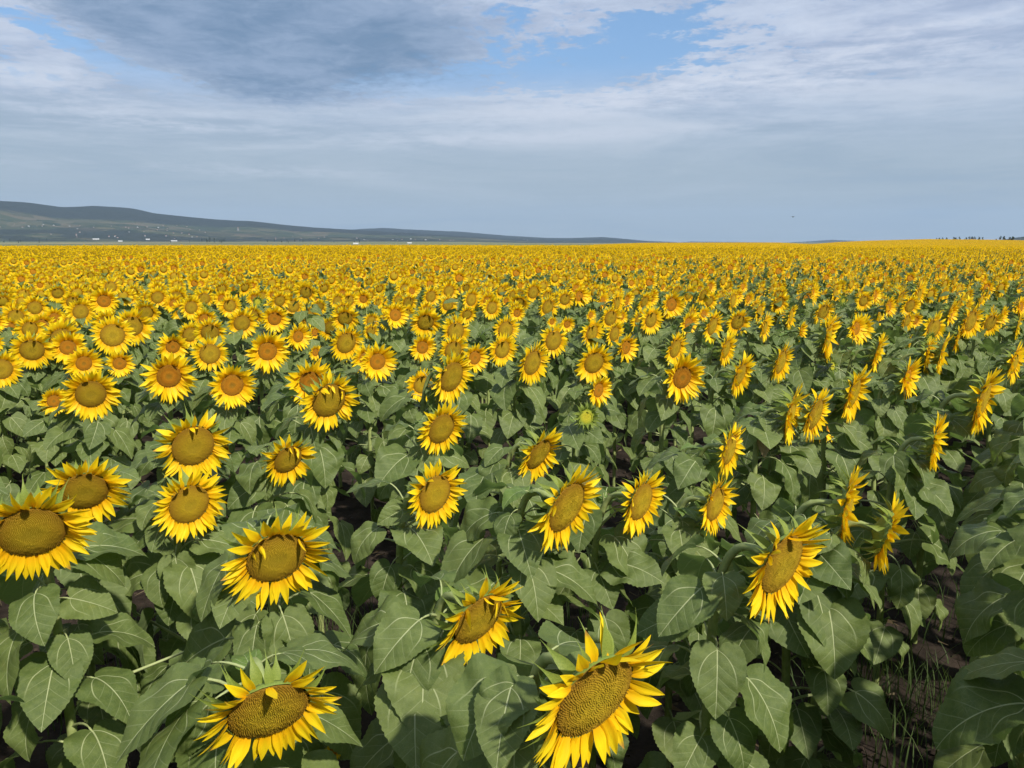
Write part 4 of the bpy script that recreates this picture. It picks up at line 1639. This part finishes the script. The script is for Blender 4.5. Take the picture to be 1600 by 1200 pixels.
ci.inputs[2].default_value = True
iop = ng.nodes.new('GeometryNodeInstanceOnPoints')


def named(nm, typ):
    nd = ng.nodes.new('GeometryNodeInputNamedAttribute')
    nd.data_type = typ
    nd.inputs[0].default_value = nm
    return nd.outputs[0]


cx = ng.nodes.new('ShaderNodeCombineXYZ')
ng.links.new(named('turn', 'FLOAT'), cx.inputs[2])
e2r = ng.nodes.new('FunctionNodeEulerToRotation')
ng.links.new(cx.outputs[0], e2r.inputs[0])
ng.links.new(gi.outputs[0], iop.inputs['Points'])
ng.links.new(ci.outputs[0], iop.inputs['Instance'])
iop.inputs['Pick Instance'].default_value = True
ng.links.new(named('variant', 'INT'), iop.inputs['Instance Index'])
ng.links.new(e2r.outputs[0], iop.inputs['Rotation'])
ng.links.new(named('size', 'FLOAT'), iop.inputs['Scale'])
ng.links.new(iop.outputs[0], go.inputs[0])
md = field.modifiers.new('field', 'NODES')
md.node_group = ng

# ------------------------------------------------------------------ soil clods, straw and grass between the rows


def scatter_ground():
    g = random.Random(4)
    P = Pc()
    for _ in range(1500):
        r = 1.0 + 7.5 * g.random() ** .8
        b = rad(g.uniform(-42, 42))
        x, y = r * math.sin(b), r * math.cos(b)
        s = 0.012 + 0.035 * g.random() ** 3
        V = []
        for (dx, dy, dz) in ((1, 0, 0), (0, 1, 0), (-1, 0, 0), (0, -1, 0), (0, 0, 1), (.6, .6, .6), (-.6, .5, .7)):
            k = g.uniform(.7, 1.3)
            V.append((x + dx * s * k, y + dy * s * k, dz * s * .7 * k + .005))
        P.add(V, [(0, 1, 5), (1, 2, 6), (2, 3, 4), (3, 0, 4), (0, 5, 4), (5, 1, 6), (5, 6, 4), (6, 2, 4)], 'clod', None, g.random())
    o = bpy.data.objects.new('soil_clods', P.mesh('soil_clods', False))
    COL.objects.link(o)
    tag(o, 'crumbly dark soil clods lying between the sunflower stems', 'soil', None, 'stuff')
    P = Pc()
    for _ in range(1400):
        r = 1.0 + 7 * g.random() ** .8
        b = rad(g.uniform(-42, 42))
        x, y = r * math.sin(b), r * math.cos(b)
        a, L, z = g.uniform(0, 6.28), g.uniform(.02, .09), g.uniform(.01, .03)
        dx, dy = math.cos(a), math.sin(a)
        w = .0014
        P.add([(x - dy * w, y + dx * w, z), (x + dy * w, y - dx * w, z), (x + dx * L + dy * w, y + dy * L - dx * w, z + g.uniform(-.005, .03)), (x + dx * L - dy * w, y + dy * L + dx * w, z + g.uniform(-.005, .03))], [(0, 1, 2, 3)], 'litter', None, g.random())
    o = bpy.data.objects.new('straw', P.mesh('straw', False))
    COL.objects.link(o)
    tag(o, 'thin dry straw and dead stalks strewn on the soil', 'straw', None, 'stuff')
    P = Pc()
    spots = [(505, 985), (1440, 1110), (1390, 1130), (880, 1000), (1250, 1000), (990, 900), (560, 1010), (1310, 930), (760, 900), (1420, 940), (1530, 1000), (150, 1080), (330, 1000), (1350, 1060), (60, 700), (1480, 860), (500, 940), (850, 930), (1300, 1180)]
    for (u, v) in spots:
        d = pix_dir(u, v)
        t = CAMZ / -d.z
        cx_, cy_ = d.x * t, d.y * t
        for _ in range(85):
            x, y = cx_ + g.gauss(0, .16), cy_ + g.gauss(0, .2)
            a, L = g.uniform(0, 6.28), g.uniform(.10, .38)
            lean = g.uniform(.15, .8)
            w = g.uniform(.0018, .0042)
            dx, dy = math.cos(a), math.sin(a)
            V, F = [], []
            for k in range(5):
                f = k / 4
                ww = w * (1 - f) ** .6
                hx = lean * L * f * f
                hz = L * f * (1 - .35 * lean * f)
                V += [(x + dx * hx - dy * ww, y + dy * hx + dx * ww, hz), (x + dx * hx + dy * ww, y + dy * hx - dx * ww, hz)]
            F = [(2 * k, 2 * k + 1, 2 * k + 3, 2 * k + 2) for k in range(4)]
            P.add(V, F, 'grass', None, g.random())
    o = bpy.data.objects.new('grass', P.mesh('grass'))
    COL.objects.link(o)
    tag(o, 'sparse tufts of weedy grass growing under the sunflowers', 'grass', None, 'stuff')


scatter_ground()

# ------------------------------------------------------------------ far things: houses, sheds, trees, a bird
M['wall_white'] = plain('house_wall', (0.17, 0.168, 0.16), (0.30, 0.295, 0.285), .3, .8)
M['roof_red'] = plain('house_roof', (0.22, 0.10, 0.065), (0.30, 0.16, 0.11), .3, .8)
M['shed_white'] = plain('shed_white', (0.52, 0.53, 0.53), (0.60, 0.61, 0.61), .2, .6)
M['window_dark'] = plain('window_dark', (0.04, 0.05, 0.06), (0.06, 0.07, 0.08), 1, .3)
M['crown_dark'] = plain('crown_dark', (0.018, 0.030, 0.013), (0.045, 0.065, 0.025), .6, .8)
M['bark'] = plain('bark_brown', (0.06, 0.045, 0.03), (0.11, 0.085, 0.06), 3, .9)
M['earth_brown'] = plain('earth_brown', (0.16, 0.085, 0.045), (0.24, 0.14, 0.08), .05, .95)
M['feather'] = plain('feather_dark', (0.03, 0.03, 0.03), (0.05, 0.045, 0.045), 5, .8)


from mathutils.bvhtree import BVHTree
STRUCT = []
for _o in list(COL.objects):
    if _o.type == 'MESH' and _o.get('kind') == 'structure':
        STRUCT.append(BVHTree.FromPolygons([v.co.copy() for v in _o.data.vertices], [tuple(q.vertices) for q in _o.data.polygons]))


def ray_hit(u, v, rmin, rmax):
    """first ground or hill point along a pixel ray, else None"""
    d = pix_dir(u, v).normalized()
    o = Vector((0, 0, CAMZ)) + d * rmin
    best = None
    for b in STRUCT:
        loc, nor, idx, dist = b.ray_cast(o, d, rmax - rmin)
        if loc is not None and (best is None or dist < best[1]):
            best = (loc, dist)
    return best[0] if best else None


def box(P, x0, x1, y0, y1, z0, z1, mk):
    V = [(x0, y0, z0), (x1, y0, z0), (x1, y1, z0), (x0, y1, z0), (x0, y0, z1), (x1, y0, z1), (x1, y1, z1), (x0, y1, z1)]
    return P.add(V, [(0, 1, 5, 4), (1, 2, 6, 5), (2, 3, 7, 6), (3, 0, 4, 7), (4, 5, 6, 7)], mk)


def house_mesh(name, w, d, h, roof_h, wall, roof):
    P = Pc()
    box(P, -w / 2, w / 2, -d / 2, d / 2, -6, h, wall)
    e = .4
    V = [(-w / 2 - e, -d / 2 - e, h + .02), (w / 2 + e, -d / 2 - e, h + .02), (w / 2 + e, d / 2 + e, h + .02), (-w / 2 - e, d / 2 + e, h + .02), (-w / 2 - e, 0, h + roof_h), (w / 2 + e, 0, h + roof_h)]
    P.add(V, [(0, 1, 5, 4), (2, 3, 4, 5), (1, 2, 5), (3, 0, 4), (0, 3, 2, 1)], roof)
    for k in range(max(2, int(w / 3.2))):
        x = -w / 2 + (k + .5) * w / max(2, int(w / 3.2))
        box(P, x - .5, x + .5, -d / 2 - .03, -d / 2 - .005, 1.0, 2.3, 'window_dark')
    return P.mesh(name, False)


def put_far(name, me, u, v, label, cat, group, rmin=800, rmax=12000, rz=None, loc=None, s=1.0):
    loc = loc if loc is not None else ray_hit(u, v, rmin, rmax)
    if loc is None:
        return None
    o = bpy.data.objects.new(name, me)
    COL.objects.link(o)
    o.location = loc
    o.rotation_euler = (0, 0, rz if rz is not None else -math.atan2(loc.x, loc.y))
    o.scale = (s, s, s)
    return tag(o, label, cat, group)


gh = random.Random(12)
H1 = house_mesh('village_house', 13, 9, 5.5, 3.0, 'wall_white', 'roof_red')
H2 = house_mesh('village_house', 18, 10, 4.5, 2.6, 'wall_white', 'shed_white')
clusters = [(60, 352, 45, 5, 8), (100, 365, 40, 4, 6), (65, 352, 20, 3, 5), (130, 353, 40, 3, 7), (165, 370, 30, 3, 6), (205, 357, 30, 4, 7), (230, 370, 30, 3, 6), (250, 356, 25, 4, 8), (280, 364, 25, 3, 6),
            (300, 368, 40, 4, 7), (20, 356, 20, 4, 4), (440, 370, 30, 3, 5), (490, 372, 40, 3, 6), (560, 374, 50, 2.5, 8), (640, 376, 40, 2, 6), (700, 376, 50, 2, 6), (810, 374, 20, 3, 5), (250, 360, 90, 6, 10)]
for (cu, cv, su, sv, n_) in clusters:
    for _ in range(max(1, int(n_ * .7))):
        u, v = cu + gh.gauss(0, su * .6), cv + gh.gauss(0, sv * .6)
        put_far('village_house', H1 if gh.random() < .7 else H2, u, v, 'tiny pale house among gardens on the far hillside', 'house', 'village houses on the far hillside', 1500, 12000, gh.uniform(-.7, .7), None, gh.uniform(.26, .5))
S1 = house_mesh('farm_shed', 46, 16, 5, 2.5, 'shed_white', 'shed_white')
S2 = house_mesh('farm_shed', 30, 14, 5, 2.5, 'shed_white', 'shed_white')
for (u, v, me, lab) in ((150, 374.2, S1, 'long white farm shed at the foot of the hill'), (188, 377.4, S2, 'low white farm shed standing nearest on the plain at left'), (231, 374.6, S2, 'white shed beside a brownish farmyard on the plain'),
                        (272, 377, S1, 'white glasshouse-like shed left of the dark tree clump'), (640, 380.4, S2, 'white building just above the field edge at centre left'), (556, 381.4, S2, 'small white hut at the field edge')):
    put_far('farm_shed', me, u, v, lab, 'shed', None, 700, 12000, None, None, 0.4 if u > 500 else .55)
# white church tower on the slope
P = Pc()
box(P, -4, 4, -4, 4, -5, 22, 'wall_white')
P.add([(-4.6, -4.6, 22.02), (4.6, -4.6, 22.02), (4.6, 4.6, 22.02), (-4.6, 4.6, 22.02), (0, 0, 32)], [(0, 1, 4), (1, 2, 4), (2, 3, 4), (3, 0, 4), (3, 2, 1, 0)], 'roof_red')
box(P, -7, 7, 4.05, 24, -5, 9, 'wall_white')
P.add([(-7.6, 4.06, 9.02), (7.6, 4.06, 9.02), (7.6, 24.6, 9.02), (-7.6, 24.6, 9.02), (0, 4.06, 14), (0, 24.6, 14)], [(0, 4, 5, 3), (1, 2, 5, 4), (0, 1, 4), (2, 3, 5)], 'roof_red')
put_far('church', P.mesh('church', False), 372, 360, 'white church with a tower on the green slope', 'church', None, 1500, 12000, None, None, .65)


# trees
def tree_meshes(seed, h, w, poplar):
    g = random.Random(seed)
    T = tube([(0, 0, -1), (g.uniform(-.1, .1), g.uniform(-.1, .1), h * .35), (0, 0, h * .8)], [.028 * h, .02 * h, .006 * h], 6, 'bark')
    for _ in range(5):
        a, z = g.uniform(0, 6.28), g.uniform(.25, .6) * h
        T.merge(tube([(0, 0, z), (math.cos(a) * w * .3, math.sin(a) * w * .3, z + .18 * h)], [.01 * h, .003 * h], 4, 'bark', False))
    C = Pc()
    clumps = []
    for _ in range(13):
        f = g.uniform(.22, 1.0)
        rr_ = w * .5 * (math.sin(math.pi * min(1, (f - .12) / .9)) ** (.5 if poplar else .75)) * g.uniform(.2, .8)
        a = g.uniform(0, 6.28)
        clumps.append((math.cos(a) * rr_, math.sin(a) * rr_, f * h * .93, w * g.uniform(.14, .26)))
    for (x, y, z, s) in clumps:
        for _ in range(34):
            d = Vector((g.gauss(0, 1), g.gauss(0, 1), g.gauss(0, 1))).normalized() * s * g.uniform(.5, 1.1)
            p = Vector((x, y, z)) + d
            q = Vector((g.gauss(0, 1), g.gauss(0, 1), g.gauss(0, 1))).normalized()
            e1 = q.orthogonal().normalized() * s * .30
            e2 = q.cross(e1).normalized() * s * .26
            C.add([tuple(p - e1), tuple(p - e2), tuple(p + e1), tuple(p + e2)], [(0, 1, 2, 3)], 'crown_dark', None, g.random())
    return T.mesh('trunk'), C.mesh('crown', False)


TREES = [tree_meshes(20 + k, 10, 4.6 if k % 2 else 6.0, k % 2) for k in range(4)]


def tree(loc, h, k, label, group):
    r = bpy.data.objects.new('tree', None)
    COL.objects.link(r)
    r.location = loc
    r.scale = (h / 10,) * 3
    r.rotation_euler = (0, 0, k * 1.3)
    tag(r, label, 'tree', group)
    child('trunk', TREES[k % 4][0], r)
    child('crown', TREES[k % 4][1], r)


def stand(u, r):
    d = pix_dir(u, 378)
    hx = math.hypot(d.x, d.y)
    x, y = d.x / hx * r, d.y / hx * r
    return x, y


# the row on the skyline at right stands behind the field's brow
row = [(1453, 2.0), (1463, 3.4), (1467.5, 3.2), (1472.5, 3.7), (1478, 4.0), (1490, 4.6), (1493, 3.6), (1498.5, 4.6), (1509, 4.2), (1514, 5.0), (1518.5, 4.6), (1522, 4.8), (1530, 4.6), (1535, 4.4), (1556, 2.4), (1562.5, 6.0), (1569, 6.0), (1577, 5.0), (1581.5, 5.2)]
for i, (u, hpx) in enumerate(row):
    r = 880.0
    x, y = stand(u, r)
    base_v = 375.6 if u < 1540 else 376.2
    d = pix_dir(u, base_v)
    zb = CAMZ + r * d.z / math.hypot(d.x, d.y)
    zg = float(terrain(x, y))
    h = hpx / FPX * r * 1.1 + (zb - zg)
    tree((x, y, zg), h, i, 'small dark tree in the row on the skyline at right', 'trees in the skyline row')
# dark clump on the plain at left, hedgerow trees
gt = random.Random(31)
for i in range(16):
    u = gt.uniform(315, 352)
    loc = ray_hit(u, 378.6 + gt.uniform(-.9, .9), 700, 9000)
    if loc is not None:
        tree(loc, gt.uniform(10, 18) * (loc.length / 2800), i, 'dark tree in the clump at the foot of the hill', 'trees in the dark clump')
for i in range(26):
    u = gt.choice((gt.gauss(30, 16), gt.gauss(90, 40), gt.gauss(240, 40), gt.gauss(480, 60), gt.gauss(420, 40)))
    loc = ray_hit(u, gt.uniform(376.5, 380.5), 700, 9000)
    if loc is not None:
        tree(loc, gt.uniform(7, 12) * (loc.length / 2800), i, 'small dark tree standing on the far plain at left', 'trees on the far plain')

# brown earth bank between the skyline trees
P = Pc()
x0, y0 = stand(1505, 840)
x1, y1 = stand(1531, 840)
L = math.hypot(x1 - x0, y1 - y0)
zg = float(terrain((x0 + x1) / 2, (y0 + y1) / 2))
V, F = [], []
dtop = pix_dir(1518, 373.4)
ztop = CAMZ + 840 * dtop.z / math.hypot(dtop.x, dtop.y)
for i in range(13):
    f = i / 12
    hh = (ztop - zg) * (0.45 + .55 * math.sin(math.pi * f) ** .6) * (1 + .05 * math.sin(i * 2.3))
    V += [(-L / 2 + L * f, -7, -1), (-L / 2 + L * f, -2, hh * .9), (-L / 2 + L * f, 2, hh), (-L / 2 + L * f, 8, -1)]
P.add(V, [q[::-1] for q in grid_faces(13, 4)], 'earth_brown')
o = bpy.data.objects.new('earth_bank', P.mesh('earth_bank', False))
o.location = ((x0 + x1) / 2, (y0 + y1) / 2, zg)
o.rotation_euler = (0, 0, math.atan2(y1 - y0, x1 - x0))
COL.objects.link(o)
tag(o, 'low reddish brown earth bank between the skyline trees at right', 'earth bank', None, 'structure')


# bird
def bird(u, v, r, span, label):
    t = r
    loc = unproject(u, v, t)
    root = bpy.data.objects.new('bird', None)
    COL.objects.link(root)
    root.location = loc
    root.rotation_euler = (0, 0, rad(35))
    tag(root, label, 'bird')
    s = span
    body = tube([(-.30 * s, 0, 0), (-.2 * s, 0, .01 * s), (0, 0, 0), (.18 * s, 0, .01 * s), (.26 * s, 0, .03 * s), (.33 * s, 0, .02 * s)], [.01 * s, .045 * s, .075 * s, .06 * s, .045 * s, .004 * s], 8, 'feather')
    V = [(-.30 * s, -.02 * s, 0), (-.30 * s, .02 * s, 0), (-.45 * s, .07 * s, 0), (-.45 * s, -.07 * s, 0)]
    body.add(V, [(0, 1, 2, 3)], 'feather')
    child('body', body.mesh('body'), root)
    for sg in (1, -1):
        V = []
        for (f, c0, c1, z) in ((0.04, .12, -.10, .02), (.25, .13, -.10, .12), (.42, .06, -.12, .13), (.5, -.06, -.12, .10)):
            V += [(c0 * s, sg * f * s, z * s), (c1 * s, sg * f * s, z * s - .005 * s)]
        child('wing', Pc().add(V, [(2 * i, 2 * i + 1, 2 * i + 3, 2 * i + 2) for i in range(3)], 'feather').mesh('wing'), root)


bird(1239, 339, 80, .55, 'small dark bird flying low over the horizon right of centre')

# ------------------------------------------------------------------ haze over the whole plain
hz = Pc()
X, Y0, Y1, Z0, Z1 = 12400, -12400, 12400, -12, 480
V = [(-X, Y0, Z0), (X, Y0, Z0), (X, Y1, Z0), (-X, Y1, Z0), (-X, Y0, Z1), (X, Y0, Z1), (X, Y1, Z1), (-X, Y1, Z1)]
mh = bpy.data.materials.new('haze')
mh.use_nodes = True
t = NT(mh.node_tree)
t.n.clear()
out = t.new('ShaderNodeOutputMaterial')
vol = t.new('ShaderNodeVolumePrincipled')
vol.inputs['Color'].default_value = (0.49, 0.68, 0.94, 1)
vol.inputs['Density'].default_value = 0.00006
vol.inputs['Anisotropy'].default_value = 0.0
t.l.new(vol.outputs[0], out.inputs['Volume'])
M['haze'] = mh
o = bpy.data.objects.new('haze', hz.add(V, [(0, 3, 2, 1), (4, 5, 6, 7), (0, 1, 5, 4), (1, 2, 6, 5), (2, 3, 7, 6), (3, 0, 4, 7)], 'haze').mesh('haze', False))
COL.objects.link(o)
tag(o, 'thin blue summer haze over the plain and hills', 'haze', None, 'stuff')
